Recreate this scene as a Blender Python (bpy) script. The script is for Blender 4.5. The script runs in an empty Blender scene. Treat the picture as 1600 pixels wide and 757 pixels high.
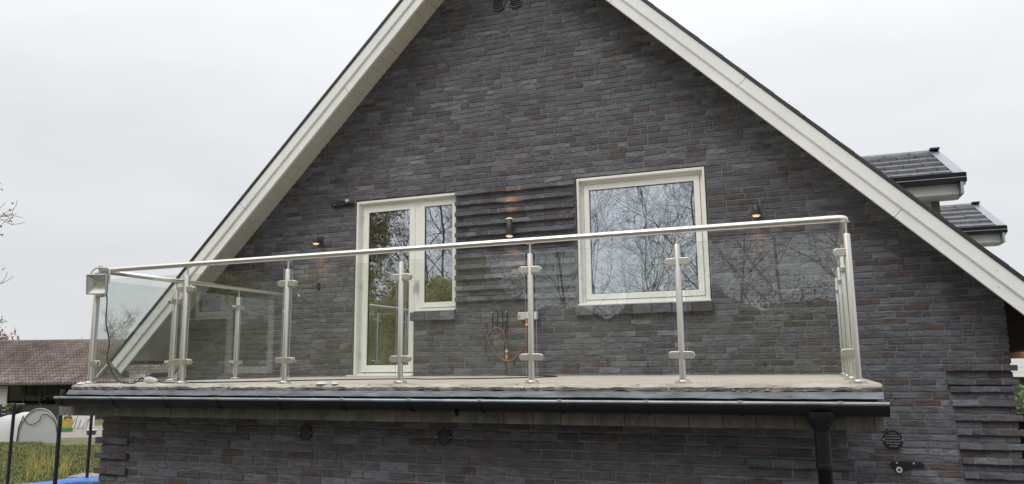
import bpy, math, random
from mathutils import Vector, Matrix
R = random.Random(7)
S = bpy.context.scene
C = S.collection

# ------------------------------------------------------------------ camera
FPX = 1183.0
cam_d = bpy.data.cameras.new('camera'); cam = bpy.data.objects.new('camera', cam_d); C.objects.link(cam)
cam_d.sensor_width = 36.0; cam_d.lens = 36.0 * FPX / 1600.0
cam_d.clip_start = 0.05; cam_d.clip_end = 3000
CAM = Vector((5.7017, -4.8758, 0.1333))
cr = Vector((0.93536165, 0.35353722, -0.01048904)); cu = Vector((0.06573844, -0.14463369, 0.98729912)); cf = Vector((-0.34752992, 0.92417127, 0.15852579))
cam.matrix_world = Matrix(((cr.x, cu.x, -cf.x, CAM.x), (cr.y, cu.y, -cf.y, CAM.y), (cr.z, cu.z, -cf.z, CAM.z), (0, 0, 0, 1)))
S.camera = cam
S.render.resolution_x = 1024; S.render.resolution_y = 484

# ------------------------------------------------------------------ world, sun, exposure
SUN_EL, SUN_AZ = math.radians(48), math.radians(205)      # behind the photographer, a little to the left
w = bpy.data.worlds.new('World'); S.world = w; w.use_nodes = True
nt = w.node_tree; nt.nodes.clear()
N = nt.nodes.new; L = nt.links.new
out = N('ShaderNodeOutputWorld'); bg = N('ShaderNodeBackground'); L(bg.outputs[0], out.inputs[0])
sky = N('ShaderNodeTexSky'); sky.sky_type = 'NISHITA'; sky.sun_disc = False
sky.sun_elevation = SUN_EL; sky.sun_rotation = SUN_AZ
hs = N('ShaderNodeHueSaturation'); hs.inputs['Saturation'].default_value = 0.25; L(sky.outputs[0], hs.inputs['Color'])
tc = N('ShaderNodeTexCoord'); sp = N('ShaderNodeSeparateXYZ'); L(tc.outputs['Generated'], sp.inputs[0])
mc = N('ShaderNodeMath'); mc.operation = 'MAXIMUM'; mc.inputs[1].default_value = 0; L(sp.outputs['Z'], mc.inputs[0])
mp0 = N('ShaderNodeMath'); mp0.operation = 'POWER'; mp0.inputs[1].default_value = 2.0; L(mc.outputs[0], mp0.inputs[0])      # overcast: brighter towards the zenith
mr = N('ShaderNodeMath'); mr.operation = 'MULTIPLY_ADD'; mr.inputs[1].default_value = 13.5; mr.inputs[2].default_value = 7.25; L(mp0.outputs[0], mr.inputs[0])
mpn = N('ShaderNodeMapping'); mpn.inputs['Scale'].default_value = (1.0, 1.0, 3.2); L(tc.outputs['Generated'], mpn.inputs[0])
no = N('ShaderNodeTexNoise'); no.inputs['Scale'].default_value = 2.1; no.inputs['Detail'].default_value = 4; no.inputs['Roughness'].default_value = 0.5
L(mpn.outputs[0], no.inputs['Vector'])
m2 = N('ShaderNodeMapRange'); m2.inputs[1].default_value = .3; m2.inputs[2].default_value = .7; m2.inputs[3].default_value = .91; m2.inputs[4].default_value = 1.07
L(no.outputs[0], m2.inputs[0])
mu = N('ShaderNodeMath'); mu.operation = 'MULTIPLY'; L(mr.outputs[0], mu.inputs[0]); L(m2.outputs[0], mu.inputs[1])
vm = N('ShaderNodeVectorMath'); vm.operation = 'SCALE'; vm.inputs[0].default_value = (0.965, 0.985, 1.02); L(mu.outputs[0], vm.inputs['Scale'])
mx = N('ShaderNodeMixRGB'); mx.inputs[0].default_value = 0.88; L(hs.outputs[0], mx.inputs[1]); L(vm.outputs[0], mx.inputs[2])
L(mx.outputs[0], bg.inputs[0]); bg.inputs[1].default_value = 0.11
sd = bpy.data.lights.new('sun', 'SUN'); sd.energy = 1.0; sd.angle = math.radians(25); sd.color = (1, .97, .93)
so = bpy.data.objects.new('sun', sd); C.objects.link(so)
sv = Vector((math.sin(SUN_AZ) * math.cos(SUN_EL), math.cos(SUN_AZ) * math.cos(SUN_EL), math.sin(SUN_EL)))
so.rotation_euler = sv.to_track_quat('Z', 'Y').to_euler(); so.location = (0, -20, 30)
S.view_settings.view_transform = 'Standard'; S.view_settings.look = 'None'
S.view_settings.exposure = 0.0; S.view_settings.gamma = 1.0; S.view_settings.use_curve_mapping = False
S.render.engine = 'CYCLES'
S.cycles.max_bounces = 10; S.cycles.transparent_max_bounces = 24

# ------------------------------------------------------------------ mesh helpers
class MB:
    def __init__(s): s.v = []; s.f = []; s.m = []; s.sm = []
    def add(s, vs, fs, mi=0, smooth=False):
        o = len(s.v); s.v += [tuple(v) for v in vs]
        for f in fs: s.f.append(tuple(o + i for i in f)); s.m.append(mi); s.sm.append(smooth)
        return s
    def box(s, x0, x1, y0, y1, z0, z1, mi=0):
        vs = [(x, y, z) for z in (z0, z1) for y in (y0, y1) for x in (x0, x1)]
        return s.add(vs, [(0, 2, 3, 1), (4, 5, 7, 6), (0, 1, 5, 4), (2, 6, 7, 3), (0, 4, 6, 2), (1, 3, 7, 5)], mi)
    def prism(s, poly, a0, a1, ax='y', mi=0):
        """poly: 2D points; extruded along axis ax from a0 to a1"""
        n = len(poly)
        def P(p, a):
            if ax == 'y': return (p[0], a, p[1])
            if ax == 'x': return (a, p[0], p[1])
            return (p[0], p[1], a)
        vs = [P(p, a0) for p in poly] + [P(p, a1) for p in poly]
        fs = [tuple(range(n)), tuple(range(2 * n - 1, n - 1, -1))] + [(i, (i + n), (i + 1) % n + n, (i + 1) % n) for i in range(n)]
        return s.add(vs, fs, mi)
    def tube(s, pts, rad, n=8, mi=0, caps=True, smooth=True):
        pts = [Vector(p) for p in pts]; k = len(pts)
        rads = rad if isinstance(rad, (list, tuple)) else [rad] * k
        vs = []; up = None
        for i, p in enumerate(pts):
            d = (pts[min(i + 1, k - 1)] - pts[max(i - 1, 0)])
            if d.length < 1e-9: d = Vector((0, 0, 1))
            d.normalize()
            if up is None:
                up = Vector((0, 0, 1)) if abs(d.z) < .9 else Vector((1, 0, 0))
            a = d.cross(up); 
            if a.length < 1e-6: a = d.orthogonal()
            a.normalize(); b = d.cross(a); up = -b if b.dot(up) < 0 else b
            b = up; a = d.cross(b).normalized()
            for j in range(n):
                t = 2 * math.pi * j / n
                vs.append(p + (a * math.cos(t) + b * math.sin(t)) * rads[i])
        fs = []
        for i in range(k - 1):
            for j in range(n):
                j2 = (j + 1) % n
                fs.append((i * n + j, i * n + j2, (i + 1) * n + j2, (i + 1) * n + j))
        s.add(vs, fs, mi, smooth)
        if caps:
            s.add([vs[j] for j in range(n)], [tuple(range(n - 1, -1, -1))], mi)
            s.add([vs[(k - 1) * n + j] for j in range(n)], [tuple(range(n))], mi)
        return s
    def lathe(s, cx, cy, prof, n=16, mi=0):
        """prof: list of (r, z) about a vertical axis"""
        vs = []; 
        for r, z in prof:
            for j in range(n):
                t = 2 * math.pi * j / n; vs.append((cx + r * math.cos(t), cy + r * math.sin(t), z))
        fs = [(i * n + j, i * n + (j + 1) % n, (i + 1) * n + (j + 1) % n, (i + 1) * n + j) for i in range(len(prof) - 1) for j in range(n)]
        return s.add(vs, fs, mi, True)
    def mesh(s, name, mats):
        me = bpy.data.meshes.new(name); me.from_pydata(s.v, [], s.f)
        for m in (mats if isinstance(mats, (list, tuple)) else [mats]): me.materials.append(m)
        me.polygons.foreach_set('material_index', s.m); me.polygons.foreach_set('use_smooth', s.sm)
        me.update(); return me
    def build(s, name, mats, parent=None, bevel=0):
        o = bpy.data.objects.new(name, s.mesh(name, mats)); C.objects.link(o)
        if parent: attach(o, parent)
        if bevel:
            b = o.modifiers.new('bevel', 'BEVEL'); b.width = bevel; b.segments = 2; b.limit_method = 'ANGLE'; b.angle_limit = .6
        return o
def attach(o, parent):
    o.parent = parent
    m = parent.matrix_basis.copy(); q = parent.parent
    while q: m = q.matrix_basis @ m; q = q.parent
    # parents with parent_inverse keep world coordinates
    o.matrix_parent_inverse = world_of(parent).inverted()
WM = {}
def world_of(o):
    m = o.matrix_basis.copy()
    if o.parent: m = world_of(o.parent) @ o.matrix_parent_inverse @ m
    return m
def empty(name, loc=(0, 0, 0), label=None, cat=None, group=None):
    o = bpy.data.objects.new(name, None); C.objects.link(o); o.location = loc; o.empty_display_size = .1
    return tag(o, label, cat, group)
def tag(o, label=None, cat=None, group=None, kind=None):
    if label: o['label'] = label
    if cat: o['category'] = cat
    if group: o['group'] = group
    if kind: o['kind'] = kind
    return o

# ------------------------------------------------------------------ materials
def mat(name, col, rough=.6, metal=0, bump=0, bscale=30, var=0, vscale=6, spec=None, col2=None, stretch=(1, 1, 1), detail=6, coat=0):
    m = bpy.data.materials.new(name); m.use_nodes = True; t = m.node_tree; p = t.nodes['Principled BSDF']
    p.inputs['Base Color'].default_value = (*col, 1); p.inputs['Roughness'].default_value = rough; p.inputs['Metallic'].default_value = metal
    if spec is not None: p.inputs['Specular IOR Level'].default_value = spec
    if coat: p.inputs['Coat Weight'].default_value = coat
    g = t.nodes.new('ShaderNodeNewGeometry'); mp = t.nodes.new('ShaderNodeMapping'); mp.inputs['Scale'].default_value = stretch
    t.links.new(g.outputs['Position'], mp.inputs[0])
    if var or col2:
        n = t.nodes.new('ShaderNodeTexNoise'); n.inputs['Scale'].default_value = vscale; n.inputs['Detail'].default_value = detail; n.inputs['Roughness'].default_value = .6
        t.links.new(mp.outputs[0], n.inputs['Vector'])
        r = t.nodes.new('ShaderNodeValToRGB'); r.color_ramp.elements[0].position = .32; r.color_ramp.elements[1].position = .68
        a = col; b = col2 if col2 else tuple(min(1, c * (1 + var)) for c in col)
        if not col2: a = tuple(c * (1 - var) for c in col)
        r.color_ramp.elements[0].color = (*a, 1); r.color_ramp.elements[1].color = (*b, 1)
        t.links.new(n.outputs[0], r.inputs[0]); t.links.new(r.outputs[0], p.inputs['Base Color'])
    if bump:
        n = t.nodes.new('ShaderNodeTexNoise'); n.inputs['Scale'].default_value = bscale; n.inputs['Detail'].default_value = 5
        t.links.new(mp.outputs[0], n.inputs['Vector'])
        b = t.nodes.new('ShaderNodeBump'); b.inputs['Strength'].default_value = bump; b.inputs['Distance'].default_value = .02
        t.links.new(n.outputs[0], b.inputs['Height']); t.links.new(b.outputs[0], p.inputs['Normal'])
    return m

def brick_mat(name, src, dark=1.0):
    """src: 'object' (single bricks) or 'island' (joined bricks)"""
    m = bpy.data.materials.new(name); m.use_nodes = True; t = m.node_tree; p = t.nodes['Principled BSDF']; Nn = t.nodes.new; Ll = t.links.new
    g = Nn('ShaderNodeNewGeometry')
    rnd = Nn('ShaderNodeObjectInfo').outputs['Random'] if src == 'object' else g.outputs['Random Per Island']
    ramp = Nn('ShaderNodeValToRGB'); cr_ = ramp.color_ramp; cr_.interpolation = 'LINEAR'; dark = dark * 1.74
    stops = [(0, (.040, .033, .034)), (.07, (.056, .042, .040)), (.12, (.046, .042, .046)), (.25, (.050, .051, .060)), (.45, (.058, .060, .070)), (.65, (.067, .069, .080)), (.80, (.076, .078, .090)), (.90, (.098, .102, .117)), (.94, (.064, .054, .054)), (1, (.048, .047, .053))]
    e = cr_.elements; e[0].position = 0; e[0].color = (*[c * dark for c in stops[0][1]], 1); e[1].position = 1; e[1].color = (*[c * dark for c in stops[-1][1]], 1)
    for ps, c in stops[1:-1]:
        q = e.new(ps); q.color = (*[x * dark for x in c], 1)
    Ll(rnd, ramp.inputs[0])
    # offset texture per brick so that no two are alike
    cmb = Nn('ShaderNodeVectorMath'); cmb.operation = 'SCALE'; cmb.inputs[0].default_value = (37, 11, 23); Ll(rnd, cmb.inputs['Scale'])
    ad = Nn('ShaderNodeVectorMath'); ad.operation = 'ADD'; Ll(g.outputs['Position'], ad.inputs[0]); Ll(cmb.outputs[0], ad.inputs[1])
    mp = Nn('ShaderNodeMapping'); mp.inputs['Scale'].default_value = (9, 9, 34); Ll(ad.outputs[0], mp.inputs[0])
    n1 = Nn('ShaderNodeTexNoise'); n1.inputs['Scale'].default_value = 1.0; n1.inputs['Detail'].default_value = 6; n1.inputs['Roughness'].default_value = .65; n1.inputs['Distortion'].default_value = .6; Ll(mp.outputs[0], n1.inputs['Vector'])
    mr1 = Nn('ShaderNodeMapRange'); mr1.inputs[1].default_value = .3; mr1.inputs[2].default_value = .72; mr1.inputs[3].default_value = .52; mr1.inputs[4].default_value = 1.6; Ll(n1.outputs[0], mr1.inputs[0])
    sc = Nn('ShaderNodeVectorMath'); sc.operation = 'SCALE'; Ll(ramp.outputs[0], sc.inputs[0]); Ll(mr1.outputs[0], sc.inputs['Scale'])
    # brown fired blush in patches
    n2 = Nn('ShaderNodeTexNoise'); n2.inputs['Scale'].default_value = 1.6; n2.inputs['Detail'].default_value = 3; Ll(g.outputs['Position'], n2.inputs['Vector'])
    mr2 = Nn('ShaderNodeMapRange'); mr2.inputs[1].default_value = .48; mr2.inputs[2].default_value = .72; mr2.inputs[3].default_value = 0; mr2.inputs[4].default_value = .42; Ll(n2.outputs[0], mr2.inputs[0])
    mb = Nn('ShaderNodeMixRGB'); mb.blend_type = 'MULTIPLY'; mb.inputs[2].default_value = (1.0, .86, .80, 1); Ll(mr2.outputs[0], mb.inputs[0]); Ll(sc.outputs[0], mb.inputs[1])
    # broad weathering over many courses
    n5 = Nn('ShaderNodeTexNoise'); n5.inputs['Scale'].default_value = .55; n5.inputs['Detail'].default_value = 4; n5.inputs['Distortion'].default_value = .5; Ll(g.outputs['Position'], n5.inputs['Vector'])
    mr5 = Nn('ShaderNodeMapRange'); mr5.inputs[1].default_value = .3; mr5.inputs[2].default_value = .7; mr5.inputs[3].default_value = .80; mr5.inputs[4].default_value = 1.2; Ll(n5.outputs[0], mr5.inputs[0])
    sc5 = Nn('ShaderNodeVectorMath'); sc5.operation = 'SCALE'; Ll(mb.outputs[0], sc5.inputs[0]); Ll(mr5.outputs[0], sc5.inputs['Scale']); mb = sc5
    # pale dust and lime specks
    n3 = Nn('ShaderNodeTexNoise'); n3.inputs['Scale'].default_value = 14; n3.inputs['Detail'].default_value = 8; n3.inputs['Roughness'].default_value = .75; Ll(g.outputs['Position'], n3.inputs['Vector'])
    mr3 = Nn('ShaderNodeMapRange'); mr3.inputs[1].default_value = .60; mr3.inputs[2].default_value = .78; mr3.inputs[3].default_value = 0; mr3.inputs[4].default_value = .55; Ll(n3.outputs[0], mr3.inputs[0])
    m3 = Nn('ShaderNodeMixRGB'); m3.inputs[2].default_value = (.17, .165, .165, 1); Ll(mr3.outputs[0], m3.inputs[0]); Ll(mb.outputs[0], m3.inputs[1])
    Ll(m3.outputs[0], p.inputs['Base Color'])
    rr = Nn('ShaderNodeMapRange'); rr.inputs[3].default_value = .42; rr.inputs[4].default_value = .78; Ll(n1.outputs[0], rr.inputs[0]); Ll(rr.outputs[0], p.inputs['Roughness'])
    p.inputs['Specular IOR Level'].default_value = .45
    n4 = Nn('ShaderNodeTexNoise'); n4.inputs['Scale'].default_value = 70; n4.inputs['Detail'].default_value = 4
    mp4 = Nn('ShaderNodeMapping'); mp4.inputs['Scale'].default_value = (.45, 1, 1.3); Ll(ad.outputs[0], mp4.inputs[0]); Ll(mp4.outputs[0], n4.inputs['Vector'])
    am = Nn('ShaderNodeMath'); am.operation = 'ADD'; Ll(n4.outputs[0], am.inputs[0]); Ll(n1.outputs[0], am.inputs[1])
    b = Nn('ShaderNodeBump'); b.inputs['Strength'].default_value = 1.0; b.inputs['Distance'].default_value = .008; Ll(am.outputs[0], b.inputs['Height']); Ll(b.outputs[0], p.inputs['Normal'])
    return m

def glass_mat(name, tint, base, gloss=(1, 1, 1), rough=0.0, wave=.06):
    m = bpy.data.materials.new(name); m.use_nodes = True; t = m.node_tree; t.nodes.clear(); Nn = t.nodes.new; Ll = t.links.new
    o = Nn('ShaderNodeOutputMaterial'); mixs = Nn('ShaderNodeMixShader'); tr = Nn('ShaderNodeBsdfTransparent'); gl = Nn('ShaderNodeBsdfGlossy')
    tr.inputs[0].default_value = (*tint, 1); gl.inputs[0].default_value = (*gloss, 1); gl.inputs['Roughness'].default_value = rough
    # Schlick reflectance from the angle of incidence, alike on both faces of the sheet
    lw = Nn('ShaderNodeLayerWeight'); lw.inputs['Blend'].default_value = .5
    pw = Nn('ShaderNodeMath'); pw.operation = 'POWER'; pw.inputs[1].default_value = 5; Ll(lw.outputs['Facing'], pw.inputs[0])
    a = Nn('ShaderNodeMath'); a.operation = 'MULTIPLY_ADD'; a.use_clamp = True; a.inputs[1].default_value = .75; a.inputs[2].default_value = base + .04; Ll(pw.outputs[0], a.inputs[0])
    # slight waviness
    g = Nn('ShaderNodeNewGeometry'); n = Nn('ShaderNodeTexNoise'); n.inputs['Scale'].default_value = 2.2; n.inputs['Detail'].default_value = 1; Ll(g.outputs['Position'], n.inputs['Vector'])
    b = Nn('ShaderNodeBump'); b.inputs['Strength'].default_value = wave; b.inputs['Distance'].default_value = .02; Ll(n.outputs[0], b.inputs['Height']); Ll(b.outputs[0], gl.inputs['Normal'])
    Ll(a.outputs[0], mixs.inputs[0]); Ll(tr.outputs[0], mixs.inputs[1]); Ll(gl.outputs[0], mixs.inputs[2]); Ll(mixs.outputs[0], o.inputs[0])
    return m
def emit_mat(name, col, s):
    m = bpy.data.materials.new(name); m.use_nodes = True; p = m.node_tree.nodes['Principled BSDF']
    p.inputs['Base Color'].default_value = (*col, 1); p.inputs['Emission Color'].default_value = (*col, 1); p.inputs['Emission Strength'].default_value = s
    return m

M_brick_o = brick_mat('brick_single', 'object'); M_brick_i = brick_mat('brick_joined', 'island')
M_mortar = mat('mortar', (.185, .182, .178), .95, bump=.6, bscale=90, var=.35, vscale=7)
M_white = mat('white_paint', (.79, .785, .75), .48, col2=(.87, .865, .83), vscale=1.6, bump=.05, bscale=8, stretch=(1, 1, 1), detail=9)
M_soffit = mat('soffit_paint', (.66, .63, .55), .55, var=.05, vscale=5)
M_groove = mat('dark_groove', (.12, .11, .10), .9)
M_frame = mat('cream_frame', (.84, .83, .77), .35, var=.03, vscale=2)
M_gasket = mat('gasket', (.02, .02, .02), .7)
M_dark = mat('anthracite', (.018, .019, .022), .35, var=.2, vscale=12)
M_verge = mat('verge_tile', (.030, .029, .032), .5, var=.25, vscale=5, bump=.2)
M_tile = mat('flat_roof_tile', (.125, .127, .135), .38, var=.3, vscale=7, bump=.25, bscale=40)
M_steel = mat('brushed_steel', (.68, .645, .59), .38, metal=1, var=.05, vscale=4, bump=.05, bscale=60, stretch=(1, 1, .15))
M_steel_r = mat('polished_rail', (.76, .73, .68), .30, metal=1, var=.04, vscale=3, bump=.03, bscale=80, stretch=(.1, 1, 1))
M_concrete = mat('balcony_screed', (.44, .40, .33), .9, bump=.4, bscale=60, col2=(.55, .50, .42), vscale=2.5)
M_crust = mat('mortar_crust', (.27, .225, .185), .95, bump=1.5, bscale=28, col2=(.60, .56, .49), vscale=9, stretch=(.35, 1, 2), detail=10)
M_lead = mat('lead_flashing', (.075, .08, .09), .55, metal=.2, bump=.5, bscale=16, col2=(.20, .215, .24), vscale=9, stretch=(.6, 1, 3))
M_gutter = mat('gutter_plastic', (.009, .010, .012), .33, spec=.3, var=.25, vscale=8, bump=.1, bscale=6)
M_beam = mat('stained_beam', (.11, .10, .086), .9, bump=.6, bscale=30, col2=(.22, .20, .17), vscale=7, stretch=(1.6, 1, .6))
M_glass = glass_mat('balustrade_glass', (.96, .976, .967), .042, (.97, 1, .99), wave=.0)
M_edge = mat('glass_edge', (.50, .56, .53), .25)  # pale tone carries the glint along the panel edges in its colour
M_pane = glass_mat('coated_pane', (.74, .75, .72), .55, (.88, .93, 1.0), wave=.05)
M_black = mat('black_iron', (.012, .012, .013), .5)
M_copper = mat('orange_hose', (.25, .10, .06), .5, var=.15, vscale=20)
M_orange = mat('orange_plastic', (.55, .12, .05), .45)
M_wplastic = mat('white_plastic', (.60, .60, .58), .45)
M_grey = mat('grey_cast', (.46, .46, .45), .42, metal=.3)
M_lamp = mat('lamp_housing', (.055, .055, .06), .45)
M_ring = emit_mat('lamp_lens', (1.0, .62, .25), 1.2); M_ringdim = emit_mat('lamp_collar', (.8, .66, .42), .25)
M_room = mat('interior_plaster', (.30, .27, .22), .9, var=.1); M_roomf = mat('interior_floor', (.16, .10, .05), .5)
M_wood = mat('raw_wood', (.28, .14, .05), .7, col2=(.42, .24, .10), vscale=6, stretch=(.4, 6, 6), bump=.3)
M_brown = mat('dark_wood', (.055, .03, .02), .8, var=.3, vscale=5, stretch=(.4, 5, 5))

# ------------------------------------------------------------------ ground
M_ground = mat('meadow', (.085, .10, .035), .95, bump=.6, bscale=4, col2=(.19, .16, .08), vscale=.6)
GZ = -2.6
mb = MB(); mb.add([(-500, -500, GZ), (500, -500, GZ), (500, 500, GZ), (-500, 500, GZ)], [(0, 1, 2, 3)])
tag(mb.build('ground', M_ground), kind='structure')
M_pave = mat('patio_gravel', (.11, .105, .10), .95, bump=.7, bscale=25, var=.25, vscale=9)  # unseen patio, coloured dark so less light bounces onto the walls
mb = MB(); mb.add([(-4, -12, GZ + .006), (14, -12, GZ + .006), (14, 14, GZ + .006), (-4, 14, GZ + .006)], [(0, 1, 2, 3)])
tag(mb.build('patio', M_pave), kind='structure')
cu2 = Vector((.9354, .3536, 0)); nv = Vector((.3536, -.9354, 0))     # along the barn, and from the barn towards the house
def bp(a, b, z): v = Vector((-32.97, 25.0, 0)) + cu2 * a + nv * b; return (v.x, v.y, z)
mb = MB(); mb.add([bp(-20, 4.5, GZ + .008), bp(9, 4.5, GZ + .008), bp(9, 10.6, GZ + .008), bp(3.0, 11.3, GZ + .008), bp(-4, 8.5, GZ + .008), bp(-20, 8.5, GZ + .008)], [(5, 4, 3, 2, 1, 0)])
M_grav = mat('gravel_yard', (.24, .20, .17), .95, bump=.8, bscale=6, col2=(.38, .32, .28), vscale=3)
tag(mb.build('gravel_yard', M_grav), kind='structure')

# ================================================================== THE HOUSE
house = empty('brick_house', (2.67, 3.15, GZ), 'dark grey brick house with steep gable, cream fascia boards and a balcony', 'house')
W = 3.153; XA, ZA = 2.673, 5.306           # wall plane, apex of the fascia's lower edge
XL, XR = -2.12, 7.465                      # wall corners
ZS = .1975                                 # soffit line above fascia bottom
def roofz(x): return ZA + ZS - abs(x - XA)
WIN = (3.447, 4.878, .752, 2.192)          # x0 x1 z0 z1
DX0, DX1, DX2, DZ, SZ = .588, 1.418, 1.968, 2.172, .758
# openings in the gable: list of (x0,x1,z0,z1)
OPEN = [WIN, (DX0, DX1, 0.0, DZ), (DX1 - .002, DX2, SZ, DZ)]

# --- mortar backing
def clip(poly, a, b, c):                    # keep a*x+b*z<=c
    o = []
    for i in range(len(poly)):
        p, q = poly[i], poly[(i + 1) % len(poly)]
        dp, dq = a * p[0] + b * p[1] - c, a * q[0] + b * q[1] - c
        if dp <= 0: o.append(p)
        if (dp < 0 < dq) or (dq < 0 < dp): t = dp / (dp - dq); o.append((p[0] + t * (q[0] - p[0]), p[1] + t * (q[1] - p[1])))
    return o
mb = MB()
xs = sorted({XL + .01, DX0, DX1, DX2, WIN[0], WIN[1], XR - .012})
for x0, x1 in zip(xs, xs[1:]):
    xm = (x0 + x1) / 2; zs = [(GZ, 6.0)]
    for o in OPEN:
        if o[0] < xm < o[1]: zs = [z for a, b in zs for z in ((a, min(b, o[2])), (max(a, o[3]), b)) if z[1] > z[0] + .001]
    for a, b in zs:
        pl = [(x0, a), (x1, a), (x1, b), (x0, b)]
        c0 = ZA + ZS + .08
        pl = clip(pl, 1, 1, c0 + XA); pl = clip(pl, -1, 1, c0 - XA)
        if len(pl) > 2: mb.prism(pl, W + .0065, W + .26)
gable = mb.build('gable_wall', M_mortar, house)
EX0, EX1, EY = -.07, 5.93, .22
mb = MB(); mb.box(EX0 + .01, EX1 - .01, EY + .0065, W - .02, GZ, -.115)
extw = mb.build('extension_wall', M_mortar, house)

mband = MB()
# --- bricks
def brick_geo(mb, L_, H_, D_, rr, origin=(0, 0, 0)):
    """irregular brick, its face at y=0 looking to -y, body reaching back to D_"""
    h, l = H_ / 2, L_ / 2
    base = [(-l, -h), (-l * .35, -h), (l * .35, -h), (l, -h), (l, h), (l * .35, h), (-l * .35, h), (-l, h)]
    j = lambda a: rr.uniform(-a, a)
    ring = [(x + j(.002), z + j(.0022)) for x, z in base]
    tilt = j(.0018); roll = j(.0015)
    ch = .004
    vs = []
    ox, oy, oz = origin
    for x, z in ring: vs.append((ox + x, oy + D_, oz + z))
    for x, z in ring: vs.append((ox + x, oy + .005 + j(.001), oz + z))
    for x, z in ring:
        sx = x - ch * (1 if x > 0 else -1); sz = z - ch * (1 if z > 0 else -1)
        vs.append((ox + sx, oy + tilt * x / l + roll * z / h + j(.0014), oz + sz))
    fs = []
    for k in (0, 8):
        for i in range(8): fs.append((k + i, k + (i + 1) % 8, k + 8 + (i + 1) % 8, k + 8 + i))
    fs += [(16, 17, 22, 23), (17, 18, 21, 22), (18, 19, 20, 21)]
    mb.add(vs, fs)
PITCH, BH, J = .0632, .0510, .0115
def course_top(k): return -.872 + PITCH * k
bricks = []   # (cx, y, cz, L, D, wall, h)
def fill(x0, x1, cz, y, D_, wall, rr, first=None, h=BH):
    x = x0; n = 0; last = None
    while x < x1 - .03:
        if n == 0 and first: l = first
        else:
            q = rr.random(); l = .21 if q < .74 else (.10 if q < .90 else .155)
            if l == .10 and last == .10: l = .21
        l += rr.uniform(-.003, .003)
        if x + l > x1 - .05: l = x1 - x
        bricks.append((x + l / 2, y + rr.uniform(-.0015, .0015), cz + rr.uniform(-.0012, .0012), l, D_, wall, h)); last = round(l, 2)
        x += l + J; n += 1
def subtract(iv, a, b):
    o = []
    for p, q in iv:
        if b <= p or a >= q: o.append((p, q)); continue
        if a > p + .03: o.append((p, a))
        if b < q - .03: o.append((b, q))
    return o
RB = random.Random(3)
PROUD_R = {0, 2, 4, 6, 8, 10, 12, 13, 15}
for k in range(-27, 106):
    zt = course_top(k); cz = zt - BH / 2
    if zt < GZ + .05: continue
    half = ZA + ZS - zt + .06
    a, b = max(XL, XA - half), min(XR, XA + half)
    if b - a < .1: continue
    iv = [(a, b)]
    for o in OPEN:
        if zt > o[2] + .01 and zt - BH < o[3] - .012: iv = subtract(iv, o[0] - .008, o[1] + .008)
    if zt < -.1: iv = subtract(iv, -.1, 5.85)          # hidden by the extension
    sill = zt > .632 and zt - BH < SZ + .0
    if .64 < cz < .755: iv = subtract(subtract(iv, 3.42, 4.90), 1.40, 2.0)
    cent = .765 < zt - BH + .02 and zt < 2.26
    if cent: iv = subtract(iv, 1.975, 3.437)
    rc = zt < .12
    xr0 = 6.995 - .0036 * (k) if k < 13 else 6.935
    if rc: iv = subtract(iv, xr0 - J, 9)
    for p, q in iv: fill(p, q, cz, W, .03, 'g', RB, RB.choice([.21, .10, .155, .18, .13]))
    if cent:
        pr = k % 2 == 0
        fill(1.975 if pr else 1.98, 3.437, cz, W - (.042 if pr else 0), .072 if pr else .03, 'g', RB, RB.choice([.21, .10, .155]))
        if pr: mband.box(1.978, 3.434, W - .038, W + .006, cz - BH / 2 + .002, cz + BH / 2 - .002)
    if rc:
        pr = k in PROUD_R or (k < 0 and k % 2 == 0)
        fill(xr0, XR + (.034 if pr else 0), cz, W - (.045 if pr else 0), .075 if pr else .03, 'g', RB, RB.choice([.21, .10, .155]))
        if pr: mband.box(xr0 + .003, XR + .030, W - .041, W + .006, cz - BH / 2 + .002, cz + BH / 2 - .002)
# window sills of bricks on edge
for (sx0, sx1) in ((3.43, 4.892), (1.402, 1.985)):
    n = round((sx1 - sx0) / .215); l = (sx1 - sx0) / n
    for i in range(n):
        bricks.append((sx0 + (i + .5) * l, W - .065, .693, l - .004, .10, 'g', .100))
# extension wall
EP = .0632
for k in range(-30, 12):
    zt = -.274 - EP * (11 - k) + .0; cz = zt - BH / 2
    if zt < GZ + .05: continue
    pr = k % 2 == 0 and k < 10
    iv = [(EX0, EX1)]
    e = .26 + RB.uniform(-.004, .004)
    fill(EX0 - (.036 if pr else 0), e if pr else e - .02, cz, EY - (.032 if pr else 0), .062 if pr else .03, 'e', RB, .21 if k % 4 else .16)
    if pr: mband.box(EX0 - .033, e - .004, EY - .028, EY + .006, cz - BH / 2 + .002, cz + BH / 2 - .002)
    e2 = 5.34 + RB.uniform(-.01, .01)
    fill((e if pr else e - .02) + J, (e2 - J) if pr else EX1, cz, EY, .03, 'e', RB, RB.choice([.21, .10, .155, .18]))
    if pr:
        fill(e2, EX1 + .03, cz, EY - .032, .062, 'e', RB, .21 if k % 4 else .15); mband.box(e2 + .003, EX1 + .026, EY - .028, EY + .006, cz - BH / 2 + .002, cz + BH / 2 - .002)
def projpx(x, y, z):
    d = Vector((x, y, z)) - CAM; t = d.dot(cf)
    return (800 + FPX * d.dot(cr) / t, 378.5 - FPX * d.dot(cu) / t, t)
VENTS = [(2.06, EY, -.379, .056), (3.25, EY, -.385, .056), (6.447, W, -.601, .084), (2.541, W, 4.438, .083), (2.765, W, 4.438, .083)]
score = []
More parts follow.
